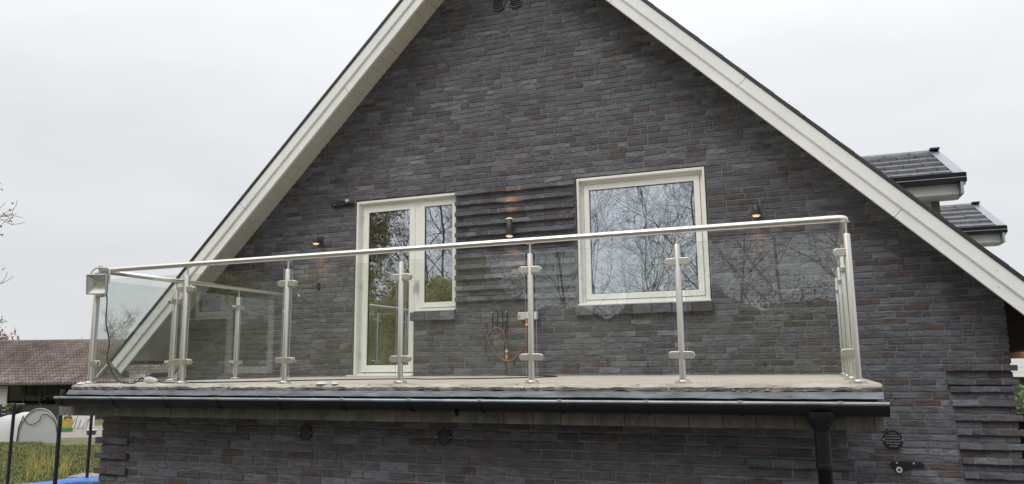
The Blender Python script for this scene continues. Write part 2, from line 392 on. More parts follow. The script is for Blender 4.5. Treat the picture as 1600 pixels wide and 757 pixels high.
for i, (cx, cy, cz, l, d, wl, h) in enumerate(bricks):
    u, v, t = projpx(cx, cy, cz)
    vis = 0 < u < 1600 and 0 < v < 750
    if wl == 'g':
        if cz < -.05 and u < 1395: vis = False
        if cz < .02 and u < 1345: vis = False
        if cz > roofz(cx) - .03: vis = False
    else:
        if v < 676: vis = False
        if 1265 < u < 1300: vis = False
    if any(abs(cx - q[0]) < q[3] + l / 2 - .02 and abs(cz - q[2]) < q[3] and abs(cy - q[1]) < .1 for q in VENTS): vis = False
    score.append((l * h / t / t if vis else 0, i))
score.sort(reverse=True); single = {i for s, i in score[:298] if s > 0}
lib = {}
RL = random.Random(5)
def lib_mesh(cls, dd, hh):
    key = (cls, dd, hh)
    if key not in lib:
        lst = []
        for _ in range(7 if cls == .21 else 4):
            mb = MB(); brick_geo(mb, cls, hh, dd, RL); lst.append(mb.mesh('brick', M_brick_o))
        lib[key] = lst
    return RL.choice(lib[key])
joined = MB()
for i, (cx, cy, cz, l, d, wl, h) in enumerate(bricks):
    if i in single:
        cls = min((.21, .155, .10), key=lambda c: abs(c - l))
        o = bpy.data.objects.new('brick', lib_mesh(cls, d, h)); C.objects.link(o)
        o.location = (cx, cy, cz); o.scale = (l / cls, 1, 1); attach(o, gable if wl == 'g' else extw)
    else:
        brick_geo(joined, l, h, d, RL, (cx, cy, cz))
tag(joined.build('brickwork', M_brick_i, house), kind='stuff')
tag(mband.build('mortar_bands', M_mortar, house), kind='stuff')

# dark weep slots in the perpends just above the balcony floor
for x, z in ((1.93, .10), (2.69, .14), (3.43, .10), (3.76, .15), (4.19, .10), (4.72, .15), (5.36, .10)):
    mb = MB(); mb.box(x - .006, x + .006, W - .004, W + .01, z - .027, z + .027); mb.build('weep_slot', M_gasket, gable)

# --- vents
M_vent = mat('vent_grey', (.10, .10, .105), .5)
def vent(x, y, z, r):
    v = MB(); n = 28
    ring = lambda rad, yy: [(x + rad * math.cos(2 * math.pi * i / n), yy, z + rad * math.sin(2 * math.pi * i / n)) for i in range(n)]
    a, b, c_, d = ring(r, y - .004), ring(r, y - .016), ring(r * .86, y - .016), ring(r * .84, y - .006)
    v.add(a + b + c_ + d, [(k * n + i, (k + 1) * n + i, (k + 1) * n + (i + 1) % n, k * n + (i + 1) % n) for k in range(3) for i in range(n)], 0, False)
    v.add(ring(r * .85, y - .0055), [tuple(range(n))], 1)
    o = v.build('vent', [M_dark, M_gasket], house)
    m = 6
    for i in range(m):
        zz = -r * .72 + r * 1.44 * i / (m - 1); hw = math.sqrt(max(0, (r * .84) ** 2 - zz * zz)) 
        s = MB(); s.add([(x - hw, y - .007, z + zz + .007), (x + hw, y - .007, z + zz + .007), (x + hw, y - .016, z + zz - .003), (x - hw, y - .016, z + zz - .003),
                         (x - hw, y - .0065, z + zz + .004), (x + hw, y - .0065, z + zz + .004), (x + hw, y - .0155, z + zz - .006), (x - hw, y - .0155, z + zz - .006)],
                        [(3, 2, 1, 0), (4, 5, 6, 7), (0, 1, 5, 4), (2, 3, 7, 6)])
        s.build('slat', M_vent, o)
    for sx in (-1, 1):
        s = MB(); s.tube([(x + sx * r * .93, y - .014, z), (x + sx * r * .93, y - .02, z)], .005 * r / .084 + .001, 8); s.build('screw', M_wplastic, o)
for q in VENTS: vent(q[0], q[1] - .002, q[2], q[3])

# --- windows
def rect_frame(mb, x0, x1, z0, z1, wl, wr, wb, wt, y0, y1, mi=0):
    mb.box(x0, x0 + wl, y0, y1, z0, z1, mi); mb.box(x1 - wr, x1, y0, y1, z0, z1, mi)
    mb.box(x0 + wl, x1 - wr, y0, y1, z0, z0 + wb, mi); mb.box(x0 + wl, x1 - wr, y0, y1, z1 - wt, z1, mi)
def sash(parent, x0, x1, z0, z1, y, fw=.062, name='sash', fwb=None):
    s = MB(); rect_frame(s, x0, x1, z0, z1, fw, fw, fwb or fw, fw, y, y + .06)
    o = s.build(name, M_frame, parent, .004)
    g = MB(); rect_frame(g, x0 + fw, x1 - fw, z0 + (fwb or fw), z1 - fw, .006, .006, .006, .006, y + .012, y + .03); g.build('gasket', M_gasket, o)
    p = MB(); p.box(x0 + fw - .002, x1 - fw + .002, y + .022, y + .028, z0 + (fwb or fw) - .002, z1 - fw + .002); p.build('pane', M_pane, o)
    return o
def lining(parent, x0, x1, z0, z1, name='window_frame'):
    f = MB(); e = .012
    x0 += e; x1 -= e; z1 -= e
    rect_frame(f, x0, x1, z0, z1, .024, .024, .026, .028, W + .012, W + .19)          # reveal lining boards
    rect_frame(f, x0 + .024, x1 - .024, z0 + .026, z1 - .028, .034, .034, .034, .034, W + .092, W + .17)
    return f
f = lining(house, *WIN); f.box(WIN[0] + .004, WIN[1] - .004, W - .018, W + .03, WIN[2] - .004, WIN[2] + .012)
wf = f.build('window', M_frame, house, .003); wf['label'] = 'large square single pane window right of the doors'
sash(wf, WIN[0] + .075, WIN[1] - .075, WIN[2] + .065, WIN[3] - .078, W + .082)
g = MB(); g.box(WIN[0] - .002, WIN[1] + .002, W + .03, W + .2, WIN[3] - .011, WIN[3] + .001); g.box(WIN[0] - .002, WIN[0] + .011, W + .03, W + .2, WIN[2], WIN[3] - .012)
g.build('dark_gap', M_gasket, wf)
for z in (WIN[3] - .14, WIN[2] + .17):
    h = MB(); h.tube([(WIN[0] + .07, W + .078, z - .035), (WIN[0] + .07, W + .078, z + .035)], .007, 8); h.build('hinge', M_wplastic, wf)
# door with side window (one L shaped frame)
f = MB(); e = .012
a0, a1, a2, zt = DX0 + e, DX1, DX2 - .004, DZ - e
f.box(a0, a0 + .026, W + .012, W + .19, .02, zt); f.box(a0 + .026, a2, W + .012, W + .19, zt - .028, zt)
f.box(a2 - .02, a2, W + .10, W + .19, SZ, zt - .028)
f.box(a0 + .026, a0 + .062, W + .092, W + .17, .02, zt - .028); f.box(a0 + .062, a2 - .02, W + .092, W + .17, zt - .06, zt - .028)
f.box(a1 - .035, a1 + .045, W + .088, W + .17, .02, zt - .06)                     # mullion
f.box(a1 + .045, a2 - .02, W + .088, W + .17, SZ, SZ + .04)
f.box(a1 - .005, a2 - .004, W - .012, W + .088, SZ - .004, SZ + .014)
f.box(a0 + .03, a1 + .01, W + .03, W + .17, .0, .034)
f.box(a0 - .05, a1 + .01, W - .07, W + .03, .0, .016)                             # projecting threshold
dfr = f.build('door_frame', M_frame, house, .003)
door = sash(dfr, a0 + .065, a1 - .03, .045, zt - .062, W + .078, .075, 'balcony_door', .085)
sash(dfr, a1 + .04, a2 - .012, SZ + .045, zt - .062, W + .078, .062, 'side_sash')
g = MB(); g.box(DX0 - .004, a2, W + .03, W + .2, DZ - .011, DZ + .004); g.box(DX0 - .004, a0 - .001, W + .03, W + .2, 0, DZ - .012); g.build('dark_gap', M_gasket, dfr)
for z in (.25, 1.1, 1.95):
    h = MB(); h.tube([(a0 + .058, W + .072, z - .04), (a0 + .058, W + .072, z + .04)], .008, 8); h.build('hinge', M_wplastic, dfr)
h = MB(); h.box(a1 - .012, a1 + .02, W + .06, W + .08, 1.0, 1.14); h.tube([(a1 + .004, W + .075, 1.10), (a1 + .004, W + .03, 1.10), (a1 - .012, W + .028, 1.05), (a1 - .012, W + .028, .97)], .009, 8)
h.build('door_handle', M_wplastic, dfr)
# --- rooms behind the glass
r = MB()
r.box(-.1, 5.5, W + .262, 8.6, -.02, .0, 1)
r.box(-.1, 5.5, 8.5, 8.6, .001, 2.45); r.box(-.15, -.1, W + .262, 8.5, .001, 2.5); r.box(5.5, 5.55, W + .262, 8.5, .001, 2.5); r.box(-.1, 5.5, W + .262, 8.6, 2.45, 2.5)
r.box(2.6, 2.7, W + .262, 6.0, .001, 2.5)
r.build('interior_room', [M_room, M_roomf], house)
b = MB(); RC = random.Random(4); k_ = 40; cs_ = []
for i in range(k_ + 1):
    x = DX0 + .02 + (DX1 - DX0 + .06) * i / k_; yy_ = W + .30 + .022 * math.sin(i * 1.25) + RC.uniform(-.004, .004); cs_ += [(x, yy_, .03), (x, yy_ * 1.0, 2.25)]
b.add(cs_, [(2 * i, 2 * i + 2, 2 * i + 3, 2 * i + 1) for i in range(k_)], 0, True); b.build('door_curtain', mat('olive_curtain', (.66, .60, .40), .9, var=.1, vscale=4), house)
p = MB(); p.lathe(4.12, 4.654, [(.001, 1.085), (.02, 1.08), (.028, 1.055), (.02, 1.03), (.001, 1.02)], 14)
pe = p.build('pendant_lamp', emit_mat('bulb_warm', (1, .75, .4), 2.0)); tag(pe, 'small round glowing lamp seen behind the large square window', 'lamp')
p = MB(); p.tube([(4.12, 4.654, 1.10), (4.12, 4.654, 2.49)], .003, 6); p.build('flex', M_black, pe)

# --- soffits, fascias, verge
def P2(s, t, n):
    """point on rake side s(-1 left,+1 right): t along the slope from the apex line, n above the fascia's lower edge (vertical)"""
    return (XA + s * t, ZA - t + n)
TE = 5.25
for s in (-1, 1):
    def strip(n0, n1, y0, y1, name, m, parent, cutb=True, bev=.004):
        cuts = {'lower_fascia_board': (1.35, 3.9) if s > 0 else (1.9, 4.2), 'upper_fascia_board': (2.55,) if s > 0 else (.9, 3.3)}.get(name, ())
        a_ = 0.0
        for c_ in list(cuts) + [None]:
            b = MB(); e0 = c_ - .0015 if c_ else TE + n0 * .5; e1 = c_ - .0015 if c_ else TE + n1 * .5; q0 = (.5 if c_ else 0) * 0
            b.prism([P2(s, a_ + (n0 * .5 if a_ else 0), n0), P2(s, a_ + (n1 * .5 if a_ else 0), n1), P2(s, e1 + (n1 * .5 if c_ else 0), n1), P2(s, e0 + (n0 * .5 if c_ else 0), n0)], y0, y1)
            o_ = b.build(name, m, parent, bev); a_ = (c_ or 0) + .0015
            if name.endswith('fascia_board'):
                t_ = a_ - 1.2 + .3 if c_ else 4.6
                for tn in (([.4, 1.1] if c_ == cuts[0] else [c_ - .5]) if c_ else [TE - .6]):
                    pn = P2(s, tn, (n0 + n1) / 2); nb_ = MB(); nb_.tube([(pn[0], y0 - .0015, pn[1]), (pn[0], y0 + .002, pn[1])], .006, 8, smooth=False); nb_.build('nail', M_grey, o_)
        return o_
    so_ = MB(); so_.prism([P2(s, 0, ZS + .022), P2(s, 0, ZS + .05), P2(s, TE + .1, ZS + .05), P2(s, TE + .1, ZS + .022)], W - .46, W + .30)
    so_ = so_.build('soffit', M_groove if s < 0 else M_groove, house)
    lo = strip(0, .158, W - .500, W - .474, 'lower_fascia_board', M_white, house)
    up = strip(.146, .30, W - .522, W - .501, 'upper_fascia_board', M_white, house)
    st = strip(.134, .150, W - .512, W - .5005, 'fascia_bead', M_white, house, bev=.002)
    strip(.300, .347, W - .535, W - .40, 'verge_strip', M_verge, house)
    fl = strip(.002, .28, W - .4735, W - .462, 'fascia_backing', M_white, house)
    # planks
    t = .05; RP = random.Random(11)
    while t < TE:
        wd = RP.choice([.17, .19, .19, .20, .15]) * .7071 * 1.0
        t2 = min(t + wd, TE + .05); g_ = .0022
        far = W + .05
        if t > 4.80: far = W + 4.5
        b = MB(); dz = RP.uniform(-.001, .001)
        pl = [P2(s, t + g_, ZS + dz), P2(s, t2 - g_, ZS + dz), P2(s, t2 - g_, ZS + .02), P2(s, t + g_, ZS + .02)]
        b.prism(pl, W - .461, far); b.build('plank', M_soffit if s < 0 or t < 4.80 else M_brown, so_)
        if s < 0 or t < 4.8:
            if RP.random() < .5:
                tn = (t + t2) / 2; b = MB(); pp = P2(s, tn, ZS - .001)
                b.tube([(pp[0], W - .40, pp[1]), (pp[0] + .001 * -s, W - .40, pp[1] - .003)], .006, 6); b.build('nail', M_groove, so_)
        t = t2
# roof slabs (dark tiled), closed from below
mb = MB()
for s in (-1, 1):
    mb.prism([P2(s, 0, ZS + .051), P2(s, 0, .345), P2(s, TE + .15, .345), P2(s, TE + .1, ZS + .051)], W - .39, 13.0)
roof = mb.build('roof', M_verge, house)
tl = MB()
for s in (-1, 1):
    for i in range(24):                                   # stepped tile courses, edge view only
        t0, t1 = i * .225, i * .225 + .245
        tl.prism([P2(s, t0, .349), P2(s, t0, .352), P2(s, t1, .362), P2(s, t1, .350)], W - .50, 13.0)
tag(tl.build('roof_tile_courses', M_verge, roof), kind='stuff')
for s in (-1, 1):                                         # small clips along the verge
    for t in ([3.2, 4.9] if s > 0 else []):
        b = MB(); q = P2(s, t, .36); b.box(q[0] - .008, q[0] + .008, W - .545, W - .53, q[1] - .04, q[1] - .02); b.build('verge_clip', M_dark, roof)
# hidden body of the house
mb = MB(); mb.box(XL + .02, XL + .28, W + .27, 12.6, GZ, .9); mb.box(XR - .28, XR - .02, W + .27, 12.6, GZ, .9); mb.box(XL + .02, XR - .02, 12.4, 12.6, GZ, .9)
mb.prism([(XL + .05, .9), (XR - .05, .9), (XA, ZA + .1)], 12.4, 12.6); mb.build('rear_walls', M_mortar, house)
# left eave return: lead apron and light trim at the foot of the rake
mb = MB(); mb.add([(-2.79, W - .50, .17), (-2.56, W - .50, .01), (-2.95, W - .50, .0), (-2.79, W - .30, .17), (-2.56, W - .30, .01), (-2.95, W - .30, .0)], [(0, 2, 1), (3, 4, 5), (0, 3, 5, 2), (2, 5, 4, 1), (1, 4, 3, 0)])
mb.build('eave_apron', M_lead, house)
mb = MB(); mb.tube([(-2.80, W - .52, .17), (-2.97, W - .52, .01)], .012, 6); mb.build('apron_edge', M_white, house)
mb = MB(); mb.box(-2.74, -2.30, W - .35, W - .02, .02, .045); mb.box(-2.74, -2.30, W - .36, W - .35, .0, .05); mb.build('eave_trim', M_white, house)
mb = MB(); mb.prism([(-2.30, .0), (-2.26, .0), (-2.16, .06), (-2.20, .06)], W - .35, W - .05); mb.build('eave_trim', M_dark, house)

# --- balcony slab, flashing, beam
SX0, SX1, SY = -.06, 6.115, -.10
RS = random.Random(21)
slab = MB()
n = 150; fr = []
for i in range(n + 1):
    x = SX0 + (SX1 - SX0) * i / n
    y = SY + RS.uniform(-.007, .007) + .006 * math.sin(i * .37) * math.sin(i * .11); 
    fr.append((x, y, -.005 + RS.uniform(-.005, .003), -.045 + RS.uniform(-.007, .008)))
vs = []
for x, y, zt_, zb in fr: vs += [(x, W + .005, .0), (x, -.055, .0), (x, y, zt_), (x, y - .022 + RS.uniform(-.004, .004), (zt_ + zb) / 2 + .004), (x, y - .010, zb), (x, W, -.07)]
fs = []; ms = []
for i in range(n):
    a = i * 6
    for k in range(5): fs.append((a + k, a + k + 1, a + 6 + k + 1, a + 6 + k)); ms.append(0 if k == 0 else 1)
o0 = len(slab.v); slab.v += vs
for f_, m_ in zip(fs, ms): slab.f.append(f_); slab.m.append(m_); slab.sm.append(False)
slab.add([vs[k] for k in range(6)], [tuple(range(5, -1, -1))], 1); slab.add([vs[n * 6 + k] for k in range(6)], [tuple(range(6))], 1)
slab_o = slab.build('balcony_slab', [M_concrete, M_crust], house)
for _ in range(110):
    x = RS.uniform(SX0 + .05, SX1 - .05); r_ = RS.uniform(.003, .011); b = MB(); zz_ = RS.uniform(-.05, -.02); yy_ = SY - .024
    if RS.random() < .4: zz_, yy_ = -.002, SY + RS.uniform(.0, .04)
    pr_f = [(r_ * RS.uniform(.7, 1.3), 0), (r_ * .7, r_ * .4), (.001, r_ * .55)]
    b.lathe(x, yy_, [(a_, zz_ + z_) for a_, z_ in pr_f], 6); crumbs = globals().setdefault('crumbs', MB()); crumbs.add(b.v, b.f)
tag(crumbs.build('mortar_crumbs', M_crust, slab_o), kind='stuff')
for (x, y, r_) in ((2.40, -.08, .05), (2.52, -.095, .03), (-.02, -.06, .04)):
    b = MB(); b.lathe(x, y, [(r_, .0), (r_ * .8, .012), (r_ * .3, .018), (.001, .019)], 9); b.build('mortar_lump', M_wplastic, slab_o)
b = MB(); k = 60
vs = []; 
for i in range(k + 1):
    x = SX0 - .02 + (SX1 - SX0 + .02) * i / k; j = RS.uniform(-.0025, .0025)
    vs += [(x, SY - .02, -.045), (x, SY - .030 + j, -.048), (x, SY - .052 + j, -.083 + j), (x, SY - .046 + j, -.085 + j), (x, SY - .018, -.05)]
b.add(vs, [(i * 5 + q, i * 5 + (q + 1) % 5, i * 5 + 5 + (q + 1) % 5, i * 5 + 5 + q) for i in range(k) for q in range(5)])
fo = b.build('flashing', M_lead, house)
b = MB(); b.add([(SX0 - .02, W - .3, -.045), (SX0 - .09, W - .3, -.083), (SX0 - .09, SY - .045, -.083), (SX0 - .02, SY - .02, -.045)], [(0, 1, 2, 3)]); b.add([(SX0 - .02, W - .3, -.048), (SX0 - .09, W - .3, -.087), (SX0 - .09, SY - .045, -.087), (SX0 - .02, SY - .02, -.048)], [(3, 2, 1, 0)]); b.build('side_flashing', M_dark, house)
b = MB(); b.box(SX0, SX1 - .03, -.098, .20, -.112, -.050); b.build('recess_shade', M_dark, house)  # dark box: shade of the recess above the gutter, put into its colour
b = MB(); b.box(-.20, SX1 - .004, -.090, W - .04, -.252, -.1125); beam = b.build('edge_beam', M_groove, house)
x = -.205; 
while x < SX1 - .05:
    l = min(RS.choice([.19, .20, .205, .21]), SX1 - x)
    b = MB(); j = RS.uniform(-.001, .001); b.box(x, x + l - .003, -.103 + j, -.0895, -.258 + RS.uniform(-.002, .002), -.114); b.build('beam_block', M_beam, beam, .002); x += l
b = MB(); b.box(-.208, -.2005, -.10, W - .05, -.257, -.114); b.build('beam_side', M_beam, beam)

# --- gutter and downpipe
GY, GZ_, GR = -.195, -.108, .066
def gut_profile(r_): return [(GY + r_ * math.cos(math.pi * (1 + q / 10)), GZ_ + r_ * math.sin(math.pi * (1 + q / 10)) * 1.05) for q in range(11)]
b = MB(); gx0, gx1 = -.075, 6.13
p1 = gut_profile(GR); p2 = gut_profile(GR - .005)[::-1]; pl = p1 + p2
nn = len(pl); vs = [(gx0, y, z) for y, z in pl] + [(gx1, y, z) for y, z in pl]
b.add(vs, [(i, (i + 1) % nn, (i + 1) % nn + nn, i + nn) for i in range(nn)], 0, True)
for gx in (gx0, gx1 - .004):
    b.prism([(y, z) for y, z in p1], gx, gx + .004, 'x')
gut = b.build('gutter', M_gutter, house)
b = MB(); b.tube([(gx0, GY - GR, GZ_ + .004), (gx1, GY - GR, GZ_ + .004)], .0105, 10); b.build('gutter_lip', mat('highlit_lip', (.20, .21, .22), .4, metal=.5, col2=(.40, .42, .44), vscale=5), gut)  # lip coloured paler: the gutter's line of highlight is put into it
for x in (-.01, .556, 1.093, 1.598, 2.146, 2.685, 3.213, 3.728, 4.271, 4.813, 5.356, 5.886):
    b = MB(); q1 = gut_profile(GR + .006); 
    for i in range(10): b.add([(x - .011, q1[i][0], q1[i][1]), (x + .011, q1[i][0], q1[i][1]), (x + .011, q1[i + 1][0], q1[i + 1][1]), (x - .011, q1[i + 1][0], q1[i + 1][1])], [(0, 1, 2, 3)])
    b.box(x - .013, x + .013, GY - GR - .012, GY - GR + .012, GZ_ + .006, GZ_ + .017, 1)
    b.build('gutter_bracket', [M_gutter, M_grey], gut)
for x in (3.55, ):
    b = MB(); b.tube([(x, GY - .03, GZ_ - GR - .004), (x, GY - .02, GZ_ - GR - .03)], [.02, .008], 8); b.build('drip_stub', M_gutter, gut)
b = MB(); PX, PY = 5.782, GY + .0
b.lathe(PX, PY, [(.080, -.150), (.082, -.175), (.070, -.205), (.050, -.240), (.045, -.255)], 24); b.build('gutter_outlet', M_gutter, gut)
dp = MB(); dp.lathe(PX, PY, [(.0415, -.24), (.0415, -.44), (.0415, -.455), (.038, -.456), (.038, GZ)], 24)
dp.lathe(PX, PY, [(.0425, -.43), (.0445, -.44), (.0445, -.455), (.0415, -.465)], 24)
dpo = dp.build('downpipe', M_gutter, house)
b = MB(); b.tube([(PX, PY + .04, -1.2), (PX, EY, -1.2)], .01, 6); b.build('pipe_clip', M_black, dpo)

# --- dormers on the right-hand roof slope
def dormer(name_label, ye, xe, ze, w_, rise, xl, cheek_x, nrow, tw):
    yr = ye + w_; zr_ = ze + rise
    body = MB()
    rs = lambda x: ZA + .36 - (x - XA)                    # main roof surface
    cx0 = XA + (ZA + .36 - ze) + .0
    # walls: cheeks and the gable front facing +x
    body.prism([(XA + ZA + .34 - (ze - .05), ze - .05), (cheek_x, ze - .05), (cheek_x, rs(cheek_x) - .1)], ye + .27, ye + .33, 'y')
    body.prism([(XA + ZA + .34 - (ze - .05), ze - .05), (cheek_x, ze - .05), (cheek_x, rs(cheek_x) - .1)], 2 * yr - ye - .33, 2 * yr - ye - .27, 'y')
    body.prism([(ye + .33, rs(cheek_x) - .1), (2 * yr - ye - .33, rs(cheek_x) - .1), (2 * yr - ye - .33, ze), (yr, ze + rise * .8), (ye + .33, ze)], cheek_x - .06, cheek_x, 'x')
    d = body.build('dormer', mat('dormer_panel', (.52, .49, .44), .6, var=.05), house)
    if name_label: d['label'] = name_label
    # cheek boards and dark corner
    bw = .16; z = ze - .05
    for i in range(6):
        z1 = z - bw
        b = MB(); b.box(XA + ZA + .34 - z1 if XA + ZA + .34 - z1 < cheek_x else cheek_x - .02, cheek_x - .075, ye + .255, ye + .268, z1 + .004, z); b.build('cheek_board', M_soffit, d); z = z1
    b = MB(); b.box(cheek_x - .07, cheek_x + .012, ye + .25, ye + .34, rs(cheek_x) - .1, ze - .04); b.build('corner_post', mat('corner_trim', (.20, .165, .14), .6), d)
    b = MB(); b.box(cheek_x - .42, cheek_x - .28, ye + .24, ye + .262, ze - .32, ze - .14); b.build('cheek_window', M_gasket, d)
    # roof planes
    x_in = XA + (ZA + .36 - zr_) - .1
    for sg in (1, -1):
        Y = lambda q: yr - sg * (yr - q)
        b = MB(); b.add([(x_in, Y(ye), ze - .02), (xe, Y(ye), ze - .02), (xe, yr, zr_ - .02), (x_in, yr, zr_ - .02), (x_in, Y(ye), ze - .09), (xe, Y(ye), ze - .09), (xe, yr, zr_ - .09), (x_in, yr, zr_ - .09)],
                        [(0, 1, 2, 3), (4, 7, 6, 5), (0, 4, 5, 1), (1, 5, 6, 2), (3, 7, 4, 0)]); b.build('roof_deck', M_dark, d)
    # tiles, near slope one by one
    RT = random.Random(int(ye * 10)); 
    for rI in range(nrow):
        f0, f1 = rI / nrow, (rI + 1) / nrow + .10
        y0, z0 = ye - .04 + (w_ + .04) * f0, ze - .0 + rise * f0
        y1, z1 = ye - .04 + (w_ + .04) * f1, ze + rise * f1
        if rI == nrow - 1: y1, z1 = yr - .01, zr_ + .005
        x = xe - .11 - (tw * .5 if rI % 2 else 0) - tw
        xx = [(xe - .11 - tw * .5, xe - .11)] if rI % 2 else []
        while x > xl - .9: xx.append((x, x + tw)); x -= tw
        for xa_, xb_ in xx:
            j = RT.uniform(-.004, .004); g_ = .004
            a_ = [(xa_ + g_, y0, z0 + .075 + j), (xb_ - g_, y0, z0 + .075 + j), (xb_ - g_, y1, z1 + .012), (xa_ + g_, y1, z1 + .012)]
            lowv = [(p_[0], p_[1], p_[2] - .03) for p_ in a_]
            lowv = [(q[0], q[1], q[2] - (.03 if i_ < 2 else 0)) for i_, q in enumerate(lowv)]
            b = MB(); b.add(a_ + lowv, [(0, 1, 2, 3), (4, 7, 6, 5), (0, 4, 5, 1), (1, 5, 6, 2), (3, 7, 4, 0)]); b.build('roof_tile', M_tile, d)
    b = MB()
    for rI in range(nrow):
        f0, f1 = rI / nrow, (rI + 1) / nrow + .1
        y0, y1 = 2 * yr - (ye + w_ * f0), 2 * yr - (ye + w_ * min(f1, 1))
        b.add([(x_in, y0, ze + rise * f0 + .04), (xe - .1, y0, ze + rise * f0 + .04), (xe - .1, y1, ze + rise * min(f1, 1) + .012), (x_in, y1, ze + rise * min(f1, 1) + .012)], [(3, 2, 1, 0)])
    tag(b.build('rear_tiles', M_tile, d), kind='stuff')
    # ridge tiles
    x = xe - .06; 
    while x > xl - .9:
        b = MB(); b.prism([(yr - .09, zr_ - .03), (yr - .075, zr_ + .035), (yr - .03, zr_ + .075), (yr + .03, zr_ + .075), (yr + .075, zr_ + .035), (yr + .09, zr_ - .03)], x - .30, x - .006, 'x'); b.build('ridge_tile', M_tile, d, .006); x -= .3
    b = MB(); b.box(xe - .11, xe + .005, yr - .10, yr + .10, zr_ + .06, zr_ + .085); b.build('ridge_cap', M_dark, d)
    # metal verge flashing on the near slope
    b = MB(); a_ = [(xe - .105, ye - .03, ze + .060), (xe + .01, ye - .03, ze + .060), (xe + .01, yr, zr_ + .06), (xe - .105, yr, zr_ + .06)]; lowv = [(p_[0], p_[1], p_[2] - (.05 if i in (0, 3) else .16)) for i, p_ in enumerate(a_)]
    b.add(a_ + lowv, [(0, 1, 2, 3), (4, 7, 6, 5), (0, 4, 5, 1), (1, 5, 6, 2), (3, 7, 4, 0), (2, 6, 7, 3)]); b.build('verge_flashing', mat('light_flashing', (.30, .33, .37), .35, metal=.5), d)
    # gutter (dark boxy) and white fascia box
    b = MB(); b.prism([(ye - .13, ze + .035), (ye - .12, ze + .035), (ye - .115, ze - .055), (ye - .02, ze - .06), (ye - .02, ze + .0), (ye - .01, ze + .0), (ye - .01, ze - .07), (ye - .125, ze - .068)], xl - .9, xe + .01, 'x'); b.build('gutter', M_gutter, d)
    b = MB(); b.tube([(xl - .9, ye - .126, ze - .02), (xe + .01, ye - .126, ze - .02)], .004, 6); b.build('gutter_bead', M_grey, d)
    b = MB(); b.prism([(ye - .008, ze - .03), (ye - .008, ze - .19), (ye + .03, ze - .215), (ye + .27, ze - .215), (ye + .27, ze - .03)], xl - .9, xe - .06, 'x'); b.build('box_eave', M_white, d, .004)
    b = MB(); b.box(xe - .058, xe - .03, ye - .12, ye + .27, ze - .21, ze + .02); b.box(xe - .029, xe - .008, ye - .10, ye + .3, ze - .10, ze + .04); b.build('eave_end_cap', mat('zinc_cap', (.38, .43, .47), .35, metal=.4), d)
    return d
dormer('nearer higher dormer with grey flat tiles and white box eave', 5.0, 7.60, 2.215, 1.363, .62, 6.72, 7.36, 5, .215)
dormer('farther lower dormer with grey flat tiles', 8.0, 8.63, 2.02, 1.444, .60, 7.9, 8.16, 5, .26)

# --- timber beam and dark lean-to under the right eave
mb = MB(); mb.box(XR + .02, 8.35, 5.6, 5.75, .13, .26); mb.build('eave_beam', M_wood, house, .004)
mb = MB(); mb.box(XR - .1, 7.95, 5.70, 5.80, .262, .50); mb.build('eave_boarding', M_brown, house)

# ================================================================== BALUSTRADE
rail = empty('glass_balustrade', (3, 0, 0), 'stainless steel and clear glass balustrade along the balcony edge', 'railing')
ZR, RR = .972, .0215
def arc_pts(c, a, b, r_, n_=6):
    return [(c[0] + r_ * math.cos(a + (b - a) * i / n_), c[1] + r_ * math.sin(a + (b - a) * i / n_), ZR) for i in range(n_ + 1)]
b = MB(); q = .05
pts = [(0, 2.84, ZR), (0, 2.0, ZR), (0, 1.0, ZR), (0, q, ZR)] + arc_pts((q, q), math.pi, 1.5 * math.pi, q) + [(1, 0, ZR), (2, 0, ZR), (3, 0, ZR), (4, 0, ZR), (5, 0, ZR), (6 - q, 0, ZR)] + arc_pts((6 - q, q), 1.5 * math.pi, 2 * math.pi, q) + [(6.02, 1.0, ZR), (6.04, 2, ZR), (6.057, 2.84, ZR)]
b.tube(pts, RR, 16); hr = b.build('handrail', M_steel_r, rail)
for x in (0, 6.057):
    b = MB(); b.tube([(x, 2.835, ZR), (x, 2.86, ZR), (x, 2.885, ZR), (x, 2.895, ZR)], [.030, .034, .026, .008], 14); b.build('rail_end_cap', M_steel_r, hr)
for x, y, ax in ((.10, 0, 'x'), (5.90, 0, 'x'), (3.0, 0, 'x')):
    b = MB(); b.tube([(x - .012, y, ZR), (x + .012, y, ZR)], RR + .0012, 16); b.build('rail_joint', M_steel, hr)
def dpad(b, cx, cy, cz, dirx, diry, y_off):
    """D shaped glass clamp: straight side at the post, round end towards the glass"""
    out_, hh, th = .070, .0225, .015
    prof = [(0, -hh), (.045, -hh)] + [(.0475 + hh * math.cos(t) , hh * math.sin(t)) for t in [-math.pi / 2 + math.pi * i / 8 for i in range(9)]] + [(.045, hh), (0, hh)]
    nx, ny = -diry, dirx
    for side in (-1, 1):
        lo, hi = (.006, .006 + th) if side > 0 else (-.006 - th, -.006)
        A = [(cx + dirx * (.012 + a_) + nx * lo, cy + diry * (.012 + a_) + ny * lo, cz + z_) for a_, z_ in prof]
        B = [(cx + dirx * (.012 + a_) + nx * hi, cy + diry * (.012 + a_) + ny * hi, cz + z_) for a_, z_ in prof]
        k_ = len(prof)
        b.add(A + B, [tuple(range(k_)), tuple(range(2 * k_ - 1, k_ - 1, -1))] + [(i, i + k_, (i + 1) % k_ + k_, (i + 1) % k_) for i in range(k_)])
